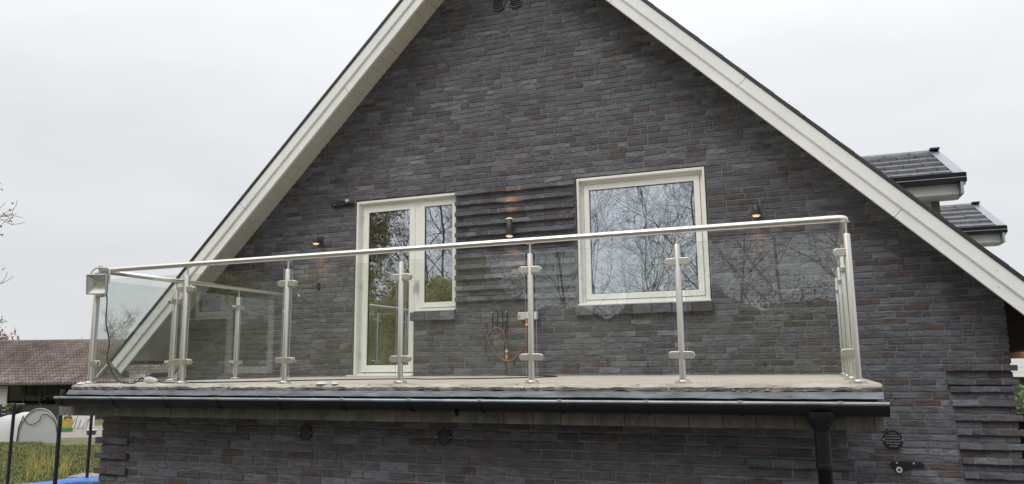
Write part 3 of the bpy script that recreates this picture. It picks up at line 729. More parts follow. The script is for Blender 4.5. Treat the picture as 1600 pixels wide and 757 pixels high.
def post(x, y, dirs):
    b = MB(); b.tube([(x, y, .012), (x, y, .872), (x, y, .878)], [.0212, .0212, .019], 16)
    p_ = b.build('post', M_steel, rail)
    b = MB(); b.tube([(x, y, .878), (x, y, ZR - RR + .004)], .007, 10); b.box(x - .025, x + .025, y - .014, y + .014, ZR - RR - .004, ZR - RR + .003); b.build('rail_pin', M_steel, p_)
    b = MB(); b.tube([(x, y, 0.0005), (x, y, .012)], .05, 20, smooth=False); b.lathe(x, y, [(.032, .012), (.031, .02), (.0212, .021)], 16); b.build('base_plate', M_steel, p_)
    for an in (45, 225):
        b = MB(); bx, by = x + .038 * math.cos(math.radians(an)), y + .038 * math.sin(math.radians(an)); b.tube([(bx, by, .012), (bx, by, .022)], .007, 6, smooth=False); b.build('anchor_bolt', M_steel, p_)
    for dx, dy in dirs:
        for z in (.175, .767):
            b = MB(); dpad(b, x, y, z, dx, dy, 0); b.build('glass_clamp', M_steel, p_, .0025)
FX = range(7)
for k in FX:
    d_ = []
    if k > 0: d_.append((-1, 0))
    if k < 6: d_.append((1, 0))
    if k in (0, 6): d_.append((0, 1))
    post(k, 0, d_)
SYs = [.905, 1.80, 2.66]
for x in (0, 6):
    for i, y in enumerate(SYs): post(x + (.02 * y if x else 0), y, [(0, -1)] + ([(0, 1)] if i < 2 else []))
def panel(x0, y0, x1, y1):
    b = MB(); a, c = (x0, y0), (x1, y1); d = Vector((x1 - x0, y1 - y0)); d.normalize(); a_ = Vector(a) + d * .038; c_ = Vector(c) - d * .038
    n_ = Vector((-d.y, d.x)) * .004
    z0, z1 = .047, .888 
    P_ = [a_ - n_, c_ - n_, c_ + n_, a_ + n_]
    vs = [(p_.x, p_.y, z0) for p_ in P_] + [(p_.x, p_.y, z1) for p_ in P_]
    b.add(vs, [(0, 1, 5, 4), (2, 3, 7, 6)], 0); b.add(vs, [(4, 5, 6, 7), (3, 2, 1, 0), (0, 4, 7, 3), (1, 2, 6, 5)], 1)
    b.build('glass_panel', [M_glass, M_edge], rail)
for k in range(6): panel(k, 0, k + 1, 0)
for x in (0, 6):
    yy = [0] + SYs
    for a, c in zip(yy, yy[1:]): panel(x + (.02 * a if x else 0), a, x + (.02 * c if x else 0), c)

# ================================================================== WALL LAMPS
def wall_lamp(x, z0, z1, label, ydist=.10, r_=.034, yw=W, both=False):
    t = empty('wall_lamp', (x, yw, (z0 + z1) / 2), label, 'lamp', 'cylindrical up and down lights on the gable')
    cy = yw - ydist
    b = MB(); b.lathe(x, cy, [(.001, z0 + .012), (r_ * .9, z0 + .012), (r_, z0 + .014), (r_, z1 - .014), (r_ * .9, z1 - .012), (.001, z1 - .012)], 24); b.build('housing', M_lamp, t)
    for z, s_ in (((z0, 1), (z1, -1)) if both else ((z0, 1),)):
        b = MB(); b.lathe(x, cy, [(r_ + .001, z + s_ * .014), (r_ + .007, z + s_ * .012), (r_ + .007, z + s_ * .004), (r_ + .001, z + s_ * .003)], 24); b.build('collar', M_ringdim, t)
        b = MB(); b.lathe(x, cy, [(.001, z - s_ * .002), (r_ * .86, z - s_ * .002), (r_ * .9, z + s_ * .008)], 20); b.build('lens', M_ring, t)
    b = MB(); b.box(x - .014, x + .014, cy + r_ - .004, yw - .012, (z0 + z1) / 2 - .02, (z0 + z1) / 2 + .02); b.box(x - .034, x + .034, yw - .014, yw - .002, (z0 + z1) / 2 - .055, (z0 + z1) / 2 + .055)
    b.build('wall_mount', M_lamp, t)
    for s_ in ((-1, 1) if both else (-1,)):
        ld = bpy.data.lights.new('lamp_beam', 'SPOT'); ld.energy = 5.0 if both else 3.0; ld.color = (1.0, .42, .14); ld.spot_size = math.radians(95); ld.spot_blend = .9; ld.shadow_soft_size = .02
        lo_ = bpy.data.objects.new('lamp_beam', ld); C.objects.link(lo_)
        lo_.location = (x, cy, (z0 - .012) if s_ < 0 else (z1 + .012)); lo_.rotation_euler = (math.radians(0 if s_ < 0 else 180), 0, 0); attach(lo_, t)
wall_lamp(.087, 1.640, 1.745, 'small dark cylinder wall lamp glowing left of the balcony door')
wall_lamp(2.698, 1.552, 1.765, 'dark cylinder wall lamp glowing on the stepped brick panel between door and window', ydist=.12, both=True)
wall_lamp(5.368, 1.580, 1.705, 'small dark cylinder wall lamp glowing right of the large square window')

# ================================================================== SMALL FITTINGS ON THE WALL
def wall_bracket(x, z, flip, label, dy=0):
    """black pivoting bracket plate with a round pale roller"""
    s = flip
    t = empty('wall_bracket', (x, W, z), label, 'bracket')
    b = MB(); pl = [(x - s * .135, z + .030), (x - s * .120, z + .048), (x + s * .12, z + .045), (x + s * .15, z + .025), (x + s * .14, z + .003), (x + s * .02, z - .012), (x - s * .05, z - .045), (x - s * .085, z - .045), (x - s * .13, z + .01)]
    b.prism(pl, W - .024 - dy, W - .003 - dy); b.build('bracket_plate', M_black, t, .004)
    return t
t = wall_bracket(6.544, -.842, 1, 'black wedge shaped bracket with white roller low on the wall under the round vent')
b = MB(); b.tube([(6.475, W - .026, -.868), (6.475, W - .042, -.868)], .027, 18, smooth=False); b.build('roller', M_wplastic, t)
b = MB(); b.tube([(6.475, W - .043, -.868), (6.475, W - .046, -.868)], .010, 10, smooth=False); b.build('roller_hub', M_black, t)
for x in (6.46, 6.60):
    b = MB(); b.tube([(x, W - .025, -.808), (x, W - .030, -.808)], .008, 8); b.build('screw', M_wplastic, t)
t = empty('wall_bracket', (.40, W, 2.155), 'black tapering bracket with pale knob at the top left corner of the door', 'bracket')
b = MB(); b.prism([(.24, 2.145), (.255, 2.125), (.30, 2.112), (.57, 2.125), (.572, 2.150), (.52, 2.175), (.40, 2.190), (.28, 2.165)], W - .045, W - .003); b.build('bracket_plate', M_black, t, .006)
b = MB(); b.tube([(.50, W - .046, 2.172), (.50, W - .075, 2.172)], [.022, .018], 14); b.build('knob', M_wplastic, t)
b = MB(); b.tube([(.31, W - .046, 2.14), (.31, W - .05, 2.14)], .007, 8); b.build('screw', M_wplastic, t)
# little hooks and box
for x, z, lab in ((.068, 1.10, 'small black L shaped hook on the wall left of the door'), (5.378, 1.165, 'small black L shaped hook on the wall right of the large window')):
    t = empty('wall_hook', (x, W, z), lab, 'hook')
    b = MB(); b.box(x - .008, x + .028, W - .02, W - .003, z - .02, z + .055); b.build('hook_plate', M_black, t)
    b = MB(); b.tube([(x + .01, W - .015, z), (x + .01, W - .06, z - .005), (x - .05, W - .075, z - .01), (x - .085, W - .075, z)], .009, 8); b.build('hook_arm', M_black, t)
t = empty('socket_box', (2.756, W - .034, 1.145), 'small grey socket box on the stepped brick panel right of the post', 'socket')
b = MB(); b.box(2.70, 2.79, W - .078, W - .037, 1.09, 1.18); b.build('box_body', mat('socket_grey', (.17, .17, .16), .5), t, .006)
b = MB(); b.prism([(2.695, 1.13), (2.795, 1.13), (2.785, 1.175), (2.705, 1.175)], W - .09, W - .079); b.build('box_lid', mat('lid_grey', (.20, .20, .19), .5), t, .003)

# hose rack, outlet, hose, black lead
t = empty('hose_rack', (2.52, W, .63), 'black wire rack hung on the wall under the stepped brick panel', 'rack')
for x in (2.44, 2.50, 2.56, 2.62):
    b = MB(); b.tube([(x, W - .012, .50), (x, W - .014, .70), (x, W - .02, .725)], .0045, 6); b.build('wire_bar', M_black, t)
b = MB(); b.tube([(2.43, W - .018, .725), (2.63, W - .018, .725)], .0045, 6); b.build('top_wire', M_black, t)
b = MB(); b.tube([(2.44, W - .02, .60), (2.51, W - .02, .60)], .004, 6); b.tube([(2.56, W - .02, .60), (2.62, W - .02, .60)], .004, 6); b.build('cross_wire', M_black, t)
for x in (2.44, 2.61):
    b = MB(); b.tube([(x, W - .015, .715), (x, W - .022, .715)], .008, 8); b.build('screw', M_wplastic, t)
t = empty('water_outlet', (2.86, W, .66), 'white wall outlet block behind the steel post right of the hose', 'outlet')
b = MB(); b.box(2.76, 2.99, W - .05, W - .003, .615, .70); b.build('outlet_body', M_wplastic, t, .008)
b = MB(); b.tube([(2.775, W - .052, .66), (2.775, W - .06, .66)], .018, 12); b.build('outlet_knob', M_grey, t)
t = empty('garden_hose', (2.6, W - .06, .3), 'thin orange hose looped over the wire rack with orange couplings', 'hose')
def spline(pts, n_=8):
    P_ = [Vector(p_) for p_ in pts]; P_ = [P_[0] * 2 - P_[1]] + P_ + [P_[-1] * 2 - P_[-2]]; o_ = []
    for i in range(1, len(P_) - 2):
        for k_ in range(n_):
            u = k_ / n_; a, b_, c_, d_ = P_[i - 1:i + 3]
            o_.append(.5 * ((2 * b_) + (c_ - a) * u + (2 * a - 5 * b_ + 4 * c_ - d_) * u * u + (3 * b_ - a - 3 * c_ + d_) * u ** 3))
    o_.append(P_[-2]); return o_
hy = W - .05
b = MB(); b.tube(spline([(2.868, hy, .55), (2.862, hy, .46), (2.83, hy, .34), (2.76, hy - .02, .22), (2.66, hy - .02, .160), (2.54, hy, .20), (2.44, hy, .31), (2.395, hy, .42), (2.43, hy + .01, .51), (2.50, hy + .02, .535), (2.57, hy + .01, .50), (2.61, hy, .41), (2.622, hy, .285)]), .0085, 8); b.build('hose_tube', M_copper, t)
for z0, z1, m_ in ((.285, .262, M_wplastic), (.262, .235, M_orange), (.20, .225, M_grey), (.20, .165, M_orange)):
    b = MB(); b.tube([(2.624, hy, z0), (2.624, hy, z1)], .019, 12, smooth=True); b.build('coupling', m_, t)
for z0, z1, m_ in ((.63, .57, M_orange), (.57, .55, M_wplastic)):
    b = MB(); b.tube([(2.868, hy, z0), (2.868, hy, z1)], .018, 12); b.build('coupling', m_, t)
b = MB(); b.tube(spline([(2.37, W - .02, .60), (2.38, W - .03, .50), (2.42, W - .05, .47), (2.37, W - .04, .36), (2.355, W - .03, .26), (2.365, W - .03, .235), (2.40, W - .03, .215), (2.395, W - .03, .175), (2.37, W - .03, .165)]), .005, 6)
tag(b.build('hook_cord', M_black), 'thin black cord with S shaped hook hanging left of the orange hose', 'cord')

# ================================================================== FLOODLIGHT AND ITS CABLE
t = empty('floodlight', (.09, -.02, .84), 'square pale grey floodlight clamped on the left corner of the balustrade', 'floodlight')
c0 = Vector((.10, -.085, .842)); fx = Vector((.93, .36, 0)); fy = Vector((.36, -.93, -.10)).normalized(); fz = fx.cross(fy) * -1
fz = Vector((0, 0, 1)) - fy * fy.z; fz.normalize(); fx = fz.cross(fy) * -1; fx.normalize()
if fx.x < 0: fx = -fx
def Fp(a, d_, h): v = c0 + fx * a + fy * d_ + fz * h; return (v.x, v.y, v.z)
def fbox(b, a0_, a1_, d0, d1, h0, h1, mi=0):
    vs = [Fp(a_, d_, h) for h in (h0, h1) for d_ in (d0, d1) for a_ in (a0_, a1_)]
    b.add(vs, [(0, 2, 3, 1), (4, 5, 7, 6), (0, 1, 5, 4), (2, 6, 7, 3), (0, 4, 6, 2), (1, 3, 7, 5)], mi)
b = MB(); hw = .088
# tapered bowl: rim frame + back shell
fbox(b, -hw, -hw + .014, -.01, .02, -hw, hw); fbox(b, hw - .014, hw, -.01, .02, -hw, hw); fbox(b, -hw + .014, hw - .014, -.01, .02, -hw, -hw + .014); fbox(b, -hw + .014, hw - .014, -.01, .02, hw - .014, hw)
rim = [Fp(x_ * hw, -.011, z_ * hw) for x_, z_ in ((-1, -1), (1, -1), (1, 1), (-1, 1))]; bk = [Fp(x_ * .05, -.055, z_ * .05) for x_, z_ in ((-1, -1), (1, -1), (1, 1), (-1, 1))]
b.add(rim + bk, [(i, (i + 1) % 4, (i + 1) % 4 + 4, i + 4) for i in range(4)] + [(4, 5, 6, 7)])
b.build('housing', M_grey, t, .006)
b = MB(); r1 = [Fp(x_ * .073, .008, z_ * .073) for x_, z_ in ((-1, -1), (1, -1), (1, 1), (-1, 1))]; r2 = [Fp(x_ * .034, -.04, z_ * .024 + .004) for x_, z_ in ((-1, -1), (1, -1), (1, 1), (-1, 1))]
b.add(r1 + r2, [(i, i + 4, (i + 1) % 4 + 4, (i + 1) % 4) for i in range(4)]); b.build('reflector', mat('aluminium_bowl', (.70, .70, .68), .3, metal=.85), t)
b = MB(); b.add(r2, [(0, 3, 2, 1)]); b.build('led_plate', mat('led_yellow', (.62, .60, .38), .5), t)
b = MB(); b.add([Fp(x_ * .0735, .013, z_ * .0735) for x_, z_ in ((-1, -1), (1, -1), (1, 1), (-1, 1))], [(0, 3, 2, 1)]); b.build('lens', glass_mat('lamp_glass', (.95, .97, .95), .03), t)
b = MB(); b.tube([Fp(hw + .006, 0, .0), Fp(hw + .008, -.01, .05), Fp(hw - .0, -.03, .125), Fp(hw - .03, -.04, .140), Fp(-.03, -.045, .142), Fp(-.06, -.04, .125), Fp(-hw - .004, -.01, .05), Fp(-hw - .004, 0, .02)], .008, 8); b.build('bracket', M_grey, t)
b = MB(); b.tube([Fp(-.01, -.045, .142), Fp(.0, -.075, .142)], .017, 10); b.build('clamp', M_grey, t)
b = MB(); b.tube([Fp(-.004, -.055, .155), Fp(-.004, -.055, .120)], .012, 10); b.build('clamp_screw', M_steel, t)
b = MB(); fl0 = Fp(.05, -.05, -.07)
b.tube(spline([fl0, (fl0[0] + .02, fl0[1], .70), (.17, -.03, .52), (.19, .0, .35), (.16, .02, .20), (.22, .05, .06), (.33, .02, .012), (.44, -.01, .006), (.50, -.0, .006), (.52, .03, .03), (.53, .04, .05), (.55, .045, .045), (.585, .05, .03)]), .0055, 6)
b.tube(spline([(.72, .03, .018), (.80, .05, .008), (.98, .12, .008), (1.15, .28, .006), (1.40, .55, .006), (1.62, .95, .006), (2.0, 1.25, .006), (2.35, 1.40, .006), (2.6, 1.2, .006), (2.9, 1.35, .006), (3.2, 1.5, .006), (3.45, 1.95, .006), (3.40, 2.4, .006), (2.75, 2.95, .006), (2.62, 3.10, .012), (2.60, 3.13, .10), (2.585, 3.13, .25), (2.60, 3.13, .40), (2.605, 3.125, .60)]), .0055, 6)
ec = b.build('extension_cable', mat('black_rubber', (.015, .015, .016), .55)); tag(ec, 'black cable hanging from the floodlight and running along the balcony floor', 'cable')
b = MB(); b.tube([(.58, .05, .032), (.62, .045, .03), (.66, .04, .027), (.72, .03, .02)], [.026, .029, .024, .012], 10); b.build('plug', M_wplastic, ec)

# ================================================================== LEFT GARDEN
# trampoline: far rim lies near pole C
tc_ = Vector((-6.276, 5.45, 0)); toc = (Vector((CAM.x, CAM.y, 0)) - tc_).normalized(); ctr = tc_ + toc * 1.85; TR = 1.85; TZ = -1.80
tr = empty('garden_trampoline', (ctr.x, ctr.y, GZ), 'round trampoline with blue edge pad and tall black net poles beside the house', 'trampoline')
M_blue = mat('blue_pvc', (.035, .17, .55), .4, var=.15, vscale=3, bump=.3, bscale=5)
b = MB(); n = 48
def ringp(r_, z): return [(ctr.x + r_ * math.cos(2 * math.pi * i / n), ctr.y + r_ * math.sin(2 * math.pi * i / n), z + .012 * math.sin(i * 1.7)) for i in range(n)]
rr_ = [ringp(TR + .06, TZ - .06), ringp(TR + .07, TZ - .01), ringp(TR + .02, TZ + .02), ringp(TR - .24, TZ + .015), ringp(TR - .28, TZ - .02)]
b.add([v for q_ in rr_ for v in q_], [(k * n + i, k * n + (i + 1) % n, (k + 1) * n + (i + 1) % n, (k + 1) * n + i) for k in range(4) for i in range(n)], 0, True); b.build('edge_pad', M_blue, tr)
b = MB(); b.add(ringp(TR - .27, TZ - .025), [tuple(range(n))]); b.build('jump_mat', M_black, tr)
b = MB(); b.tube([(ctr.x + TR * math.cos(2 * math.pi * i / n), ctr.y + TR * math.sin(2 * math.pi * i / n), TZ - .07) for i in range(n + 1)], .022, 8, caps=False); b.build('frame_ring', M_grey, tr)
for p_, ztop in ((308, -.2), (177, -.48), (139, -.2), (80, -.2), (20, -.2), (245, -.3)):
    v = ctr + Vector((math.cos(math.radians(p_)), math.sin(math.radians(p_)), 0)) * (TR + .02)
    b = MB(); b.tube([(v.x, v.y, GZ), (v.x, v.y, ztop - .12), (v.x, v.y, ztop)], .026, 10); 
    po = b.build('net_pole', mat('foam_black', (.016, .016, .018), .85, bump=.3, bscale=20), tr)
    b = MB(); b.tube([(v.x, v.y, ztop), (v.x, v.y, ztop + .05)], [.029, .018], 10); b.build('pole_cap', M_black, po)

# barn
barn = empty('barn', bp(0, 0, GZ), 'long low barn with weathered red brown pantile roof and dark glazed front', 'barn')
U0, U1 = -16.0, 7.0; EZ, RZ, HS = -.66, 1.74, 4.0
M_pan = bpy.data.materials.new('pantile'); M_pan.use_nodes = True
t_ = M_pan.node_tree; pr_ = t_.nodes['Principled BSDF']; g_ = t_.nodes.new('ShaderNodeNewGeometry'); rp = t_.nodes.new('ShaderNodeValToRGB')
e_ = rp.color_ramp.elements; e_[0].color = (.075, .062, .054, 1); e_[1].color = (.36, .335, .305, 1)
q_ = e_.new(.35); q_.color = (.150, .115, .098, 1); q_ = e_.new(.65); q_.color = (.215, .175, .150, 1)
nz = t_.nodes.new('ShaderNodeTexNoise'); nz.inputs['Scale'].default_value = .35; nz.inputs['Detail'].default_value = 5
t_.links.new(g_.outputs['Position'], nz.inputs['Vector'])
am = t_.nodes.new('ShaderNodeMath'); am.operation = 'MULTIPLY_ADD'; am.inputs[1].default_value = .42; t_.links.new(g_.outputs['Random Per Island'], am.inputs[0])
a2 = t_.nodes.new('ShaderNodeMath'); a2.operation = 'MULTIPLY_ADD'; a2.inputs[1].default_value = 1.5; a2.inputs[2].default_value = -.48; t_.links.new(nz.outputs[0], a2.inputs[0]); t_.links.new(a2.outputs[0], am.inputs[2])
t_.links.new(am.outputs[0], rp.inputs[0]); t_.links.new(rp.outputs[0], pr_.inputs['Base Color']); pr_.inputs['Roughness'].default_value = .8
M_bwall = mat('barn_render', (.62, .60, .55), .9, var=.08, vscale=2); M_bdark = mat('barn_dark_board', (.030, .030, .033), .6, var=.3)
def bbox(mb_, a0_, a1_, b0_, b1_, z0, z1, mi=0):
    vs = [bp(a_, b_, z) for z in (z0, z1) for b_ in (b0_, b1_) for a_ in (a0_, a1_)]
    mb_.add(vs, [(0, 2, 3, 1)[::-1], (4, 5, 7, 6)[::-1], (0, 1, 5, 4)[::-1], (2, 6, 7, 3)[::-1], (0, 4, 6, 2)[::-1], (1, 3, 7, 5)[::-1]], mi)
b = MB(); bbox(b, U0 + .3, U1 - .3, -7.6, -.4, GZ, EZ + .1)
for ua in (U0 + .3, U1 - .5):
    b.add([bp(ua, -.4, EZ + .1), bp(ua, -7.6, EZ + .1), bp(ua, -HS, RZ - .15), bp(ua + .2, -.4, EZ + .1), bp(ua + .2, -7.6, EZ + .1), bp(ua + .2, -HS, RZ - .15)], [(0, 1, 2), (5, 4, 3), (0, 3, 4, 1), (1, 4, 5, 2), (2, 5, 3, 0)])
bw_ = b.build('wall', M_bwall, barn)
b = MB()
for sgn in (1,):
    b.add([bp(U0, .05, EZ - .04), bp(U1, .05, EZ - .04), bp(U1, -HS, RZ - .06), bp(U0, -HS, RZ - .06), bp(U1, -2 * HS - .05, EZ - .04), bp(U0, -2 * HS - .05, EZ - .04)], [(0, 1, 2, 3), (3, 2, 4, 5)])
    b.add([bp(U0, .05, EZ - .10), bp(U1, .05, EZ - .10), bp(U1, -HS, RZ - .12), bp(U0, -HS, RZ - .12), bp(U1, -2 * HS - .05, EZ - .10), bp(U0, -2 * HS - .05, EZ - .10)], [(3, 2, 1, 0), (5, 4, 2, 3)])
rf = b.build('roof', M_bdark, barn)
rows, tw = 16, .19; ncol = int((U1 - U0) / tw); single_t = []; joint_t = MB(); RT = random.Random(9)
prof = [(0, .012), (.28, -.012), (.55, .010), (.78, .062), (.95, .020), (1.06, -.004)]
def tile_geo(a0_, r0, mbx):
    jz = RT.uniform(-.006, .006)
    f0, f1 = r0 / rows, (r0 + 1) / rows + .018
    vs = []
    for f, lift in ((f0, .085), (f1, .0)):
        for px_, pz_ in prof:
            vs.append(bp(a0_ + px_ * tw, -HS * f + .07 * (1 - f), EZ + (RZ - EZ) * f + pz_ + lift + jz))
    k_ = len(prof)
    fs = [(i, i + 1, i + 1 + k_, i + k_) for i in range(k_ - 1)]
    vs += [(v[0], v[1], v[2] - .09) for v in vs[:k_]]
    fs += [(2 * k_ + i, 2 * k_ + i + 1, i + 1, i) for i in range(k_ - 1)]
    mbx.add(vs, fs, 0, False)
for r0 in range(rows):
    for c_ in range(ncol): tile_geo(U0 + c_ * tw, r0, joint_t)
tag(joint_t.build('pantiles', M_pan, rf), kind='stuff')
b = MB(); i_ = 0; a_ = U0
while a_ < U1 - .1:
    b2 = MB(); b2.tube([bp(a_, -HS, RZ + .01), bp(min(a_ + .40, U1), -HS, RZ + .015)], .085, 8, smooth=True); b2.build('ridge_tile', M_pan, rf); a_ += .41
b = MB(); b.tube([bp(U0, .10, EZ - .06), bp(U1, .10, EZ - .06)], .06, 8); b.build('gutter', M_bdark, barn)
# dark glazed front
M_bglass = glass_mat('barn_glass', (.15, .16, .17), .03)
b = MB(); bbox(b, -1.85, U1 - 1.5, -.42, -.36, GZ, EZ - .02); bd = b.build('dark_front', M_bdark, barn)
for i in range(7):
    a_ = -1.80 + i * .88
    b = MB(); bbox(b, a_ + .04, a_ + .84, -.36, -.352, -1.80, EZ - .10); b.build('window_pane', M_bglass, bd)
    b = MB(); bbox(b, a_ - .03, a_ + .035, -.36, -.31, -1.85, EZ - .04); b.build('window_post', M_black, bd)
b = MB(); bbox(b, -1.85, 4.5, -.36, -.30, -1.86, -1.80); b.build('window_sill', M_bdark, bd)
for i in range(3):
    b = MB(); bbox(b, -6.5 + i * 1.5, -5.6 + i * 1.5, -.41, -.37, -1.9, -.9); b.build('window', M_bdark, bw_)
# low dark fence with rail in front of the barn
fc = empty('garden_fence', bp(-1, 3, GZ), 'low black slatted fence with a pale top rail in front of the barn', 'fence')
for i in range(9):
    b = MB(); bbox(b, -4.0 + i * 1.0, -3.93 + i * 1.0, 2.9, 2.97, GZ, -1.62); b.build('fence_post', M_bdark, fc)
for k, z in enumerate((-1.72, -1.90, -2.08, -2.26, -2.44)):
    b = MB(); bbox(b, -4.0, 4.1, 2.98, 3.0, z - .15, z); b.build('fence_board', M_bdark, fc)
b = MB(); bbox(b, -1.5, 1.2, 2.9, 3.0, -1.62, -1.58); b.build('top_rail', mat('rail_grey', (.30, .31, .33), .5), fc)
# leafy plants helper
def leaf_cloud(mb_, c, rad, n_, size, rr, flat=1.0, mi=0):
    for _ in range(n_):
        d = Vector((rr.gauss(0, 1), rr.gauss(0, 1), rr.gauss(0, 1))); d.normalize(); d *= rad * rr.random() ** .4; d.z *= flat
        p_ = Vector(c) + d; a = Vector((rr.uniform(-1, 1), rr.uniform(-1, 1), rr.uniform(-1, 1))).normalized(); b_ = a.orthogonal().normalized()
        s_ = size * rr.uniform(.6, 1.3)
        mb_.add([p_ - a * s_, p_ - b_ * s_ * .5, p_ + a * s_, p_ + b_ * s_ * .5], [(0, 1, 2, 3)], mi)
def leaf_mat(name, c1, c2):
    m = bpy.data.materials.new(name); m.use_nodes = True; t = m.node_tree; p = t.nodes['Principled BSDF']; g = t.nodes.new('ShaderNodeNewGeometry'); r = t.nodes.new('ShaderNodeValToRGB')
    r.color_ramp.elements[0].color = (*c1, 1); r.color_ramp.elements[1].color = (*c2, 1); t.links.new(g.outputs['Random Per Island'], r.inputs[0]); t.links.new(r.outputs[0], p.inputs['Base Color']); p.inputs['Roughness'].default_value = .7
    return m
M_leafg = leaf_mat('leaf_green', (.04, .09, .02), (.14, .24, .06)); M_leafo = leaf_mat('leaf_olive', (.16, .145, .055), (.40, .34, .14)); M_leafr = leaf_mat('leaf_rust', (.20, .07, .02), (.42, .20, .07)); M_leafe = leaf_mat('leaf_evergreen', (.02, .045, .015), (.05, .10, .03))
M_bark = mat('bark', (.13, .115, .095), .95, bump=.6, bscale=20, var=.35, vscale=6)
RG = random.Random(15)
for (px_, py_, lab) in ((-1.45, 3.2, 'small bright green plant behind the white tunnel at its left'), (.75, 3.2, 'small bright green plant behind the top of the white tunnel')):
    b = MB(); v = bp(px_, py_, -1.72); leaf_cloud(b, v, .42 if px_ < 0 else .30, 260, .07, RG, .55)
    t = empty('potted_plant', (v[0], v[1], GZ), lab, 'plant'); b.build('leaves', M_leafg, t)
    b = MB(); b.lathe(v[0], v[1], [(.14, GZ), (.18, -1.95), (.001, -1.95)], 12); b.build('pot', M_bdark, t)

# white tunnel
def tp(a_, b_, z):   # frame of the tunnel: a across, b towards the camera
    v = Vector((-21.1, 16.02, 0)) + cu2 * a_ + nv * b_; return (v.x, v.y, z)
tn = empty('garden_tunnel', (-21.1, 16.0, GZ), 'arched white plastic garden tunnel standing on the grass', 'tunnel')
M_film = mat('tunnel_film', (.60, .60, .585), .5, var=.06, vscale=1.5, bump=.4, bscale=2.5)
HWt, HT = .76, 1.24
arch = [(HWt * math.cos(math.pi * i / 18), HT * math.sin(math.pi * i / 18) ** .8) for i in range(19)]
b = MB(); b.add([tp(x, 0, GZ + z) for x, z in arch] + [tp(x, -.02, GZ + z) for x, z in arch], [tuple(range(18, -1, -1)), tuple(range(19, 38))]); b.build('end_sheet', mat('end_film', (.46, .47, .46), .55, var=.06, vscale=1.2, bump=.2, bscale=2), tn)
b = MB(); K = 7
rings = []
for k in range(K):
    f = k / (K - 1); sag = (1 - .32 * f) * (1 - .05 * (k % 2))
    rings.append([tp(x * (1 - .1 * f) - 2.6 * f, -.03 - 1.4 * f, GZ + z * sag) for x, z in arch])
b.add([v for q in rings for v in q], [(k * 19 + i, (k + 1) * 19 + i, (k + 1) * 19 + i + 1, k * 19 + i + 1) for k in range(K - 1) for i in range(18)], 0, True); b.build('cover', M_film, tn)
b = MB(); b.tube([tp(x * 1.01, .02, GZ + z * 1.01) for x, z in arch], .022, 6); b.build('hoop', mat('hoop_grey', (.35, .35, .35), .5), tn)
b = MB(); b.tube(spline([tp(.70, .03, GZ + .35), tp(.60, .04, GZ + .75), tp(.3, .05, GZ + 1.02), tp(.06, .05, GZ + 1.03)]), .014, 6); b.tube(spline([tp(-.62, .04, GZ + .95), tp(-.45, .05, GZ + .74), tp(-.25, .05, GZ + .68), tp(.0, .05, GZ + .80), tp(.06, .05, GZ + .98)]), .014, 6); b.tube([tp(-.60, .04, GZ + 1.0), tp(-.74, .04, GZ + .6), tp(-.78, .04, GZ)], .02, 6); b.build('loose_cord', M_bdark, tn)
# blue barrel
v = tp(-1.98, .5, 0)
bb = empty('blue_barrel', (v[0], v[1], GZ), 'blue plastic barrel at the left end of the white tunnel', 'barrel')
b = MB(); b.lathe(v[0], v[1], [(.24, GZ), (.27, GZ + .03), (.28, GZ + .2), (.27, GZ + .22), (.285, GZ + .24), (.285, GZ + .40), (.27, GZ + .42), (.28, GZ + .44), (.26, GZ + .60), (.22, GZ + .63), (.001, GZ + .63)], 20); b.build('drum', mat('drum_blue', (.02, .07, .24), .4), bb)
b = MB(); b.lathe(v[0], v[1], [(.235, GZ + .632), (.24, GZ + .66), (.001, GZ + .665)], 20); b.build('lid', mat('lid_dark', (.015, .03, .09), .5), bb)
# yellow crate, white boards, clutter on the yard
v = (-24.47, 19.95)
b = MB(); b.box(v[0] - .17, v[0] + .17, v[1] - .14, v[1] + .14, GZ + .16, GZ + .56, 0)
cb = empty('plastic_bin', (v[0], v[1], GZ), 'yellow bin on a green base standing on the gravel yard', 'bin'); b.build('bin_body', mat('yellow_plastic', (.48, .35, .05), .5), cb, .02)
b = MB(); b.box(v[0] - .185, v[0] + .185, v[1] - .155, v[1] + .155, GZ, GZ + .158); b.build('bin_base', mat('green_plastic', (.04, .22, .09), .5), cb, .02)
b = MB(); leaf_cloud(b, (v[0], v[1], GZ + .60), .22, 60, .05, RG, .4); tag(b.build('plant_waste', leaf_mat('dry_leaf', (.10, .06, .02), (.25, .17, .07)), cb), kind='stuff')
wb = empty('white_board_screen', (-25.5, 21.5, GZ), 'row of white upright boards at the back of the gravel yard', 'screen')
for i in range(11):
    p0_ = Vector((-26.6, 21.2, 0)) + cu2 * (i * .155)
    b = MB(); vs = [(p0_ + cu2 * a_ + nv * b_) for a_, b_ in ((0, 0), (.145, 0), (.145, -.02), (0, -.02))]
    z1 = GZ + .62 + RG.uniform(-.03, .03)
    b.add([(q.x, q.y, GZ) for q in vs] + [(q.x, q.y, z1) for q in vs], [(0, 1, 5, 4), (1, 2, 6, 5), (2, 3, 7, 6), (3, 0, 4, 7), (4, 5, 6, 7)]); b.build('board', M_white, wb)
gt = empty('garden_tools', (-24.9, 21.3, GZ), 'dark garden tools and rods leaning against the white boards', 'tools')
for i in range(9):
    p0_ = Vector((-26.3, 21.0, 0)) + cu2 * (i * .17) + nv * .2
    b = MB(); b.tube([(p0_.x, p0_.y, GZ), (p0_.x + RG.uniform(-.15, .15), p0_.y + .25, GZ + RG.uniform(.3, .62))], .014, 5); b.build('rod', M_black, gt)
v = Vector((-22.6, 18.9, 0)) + cu2 * .6
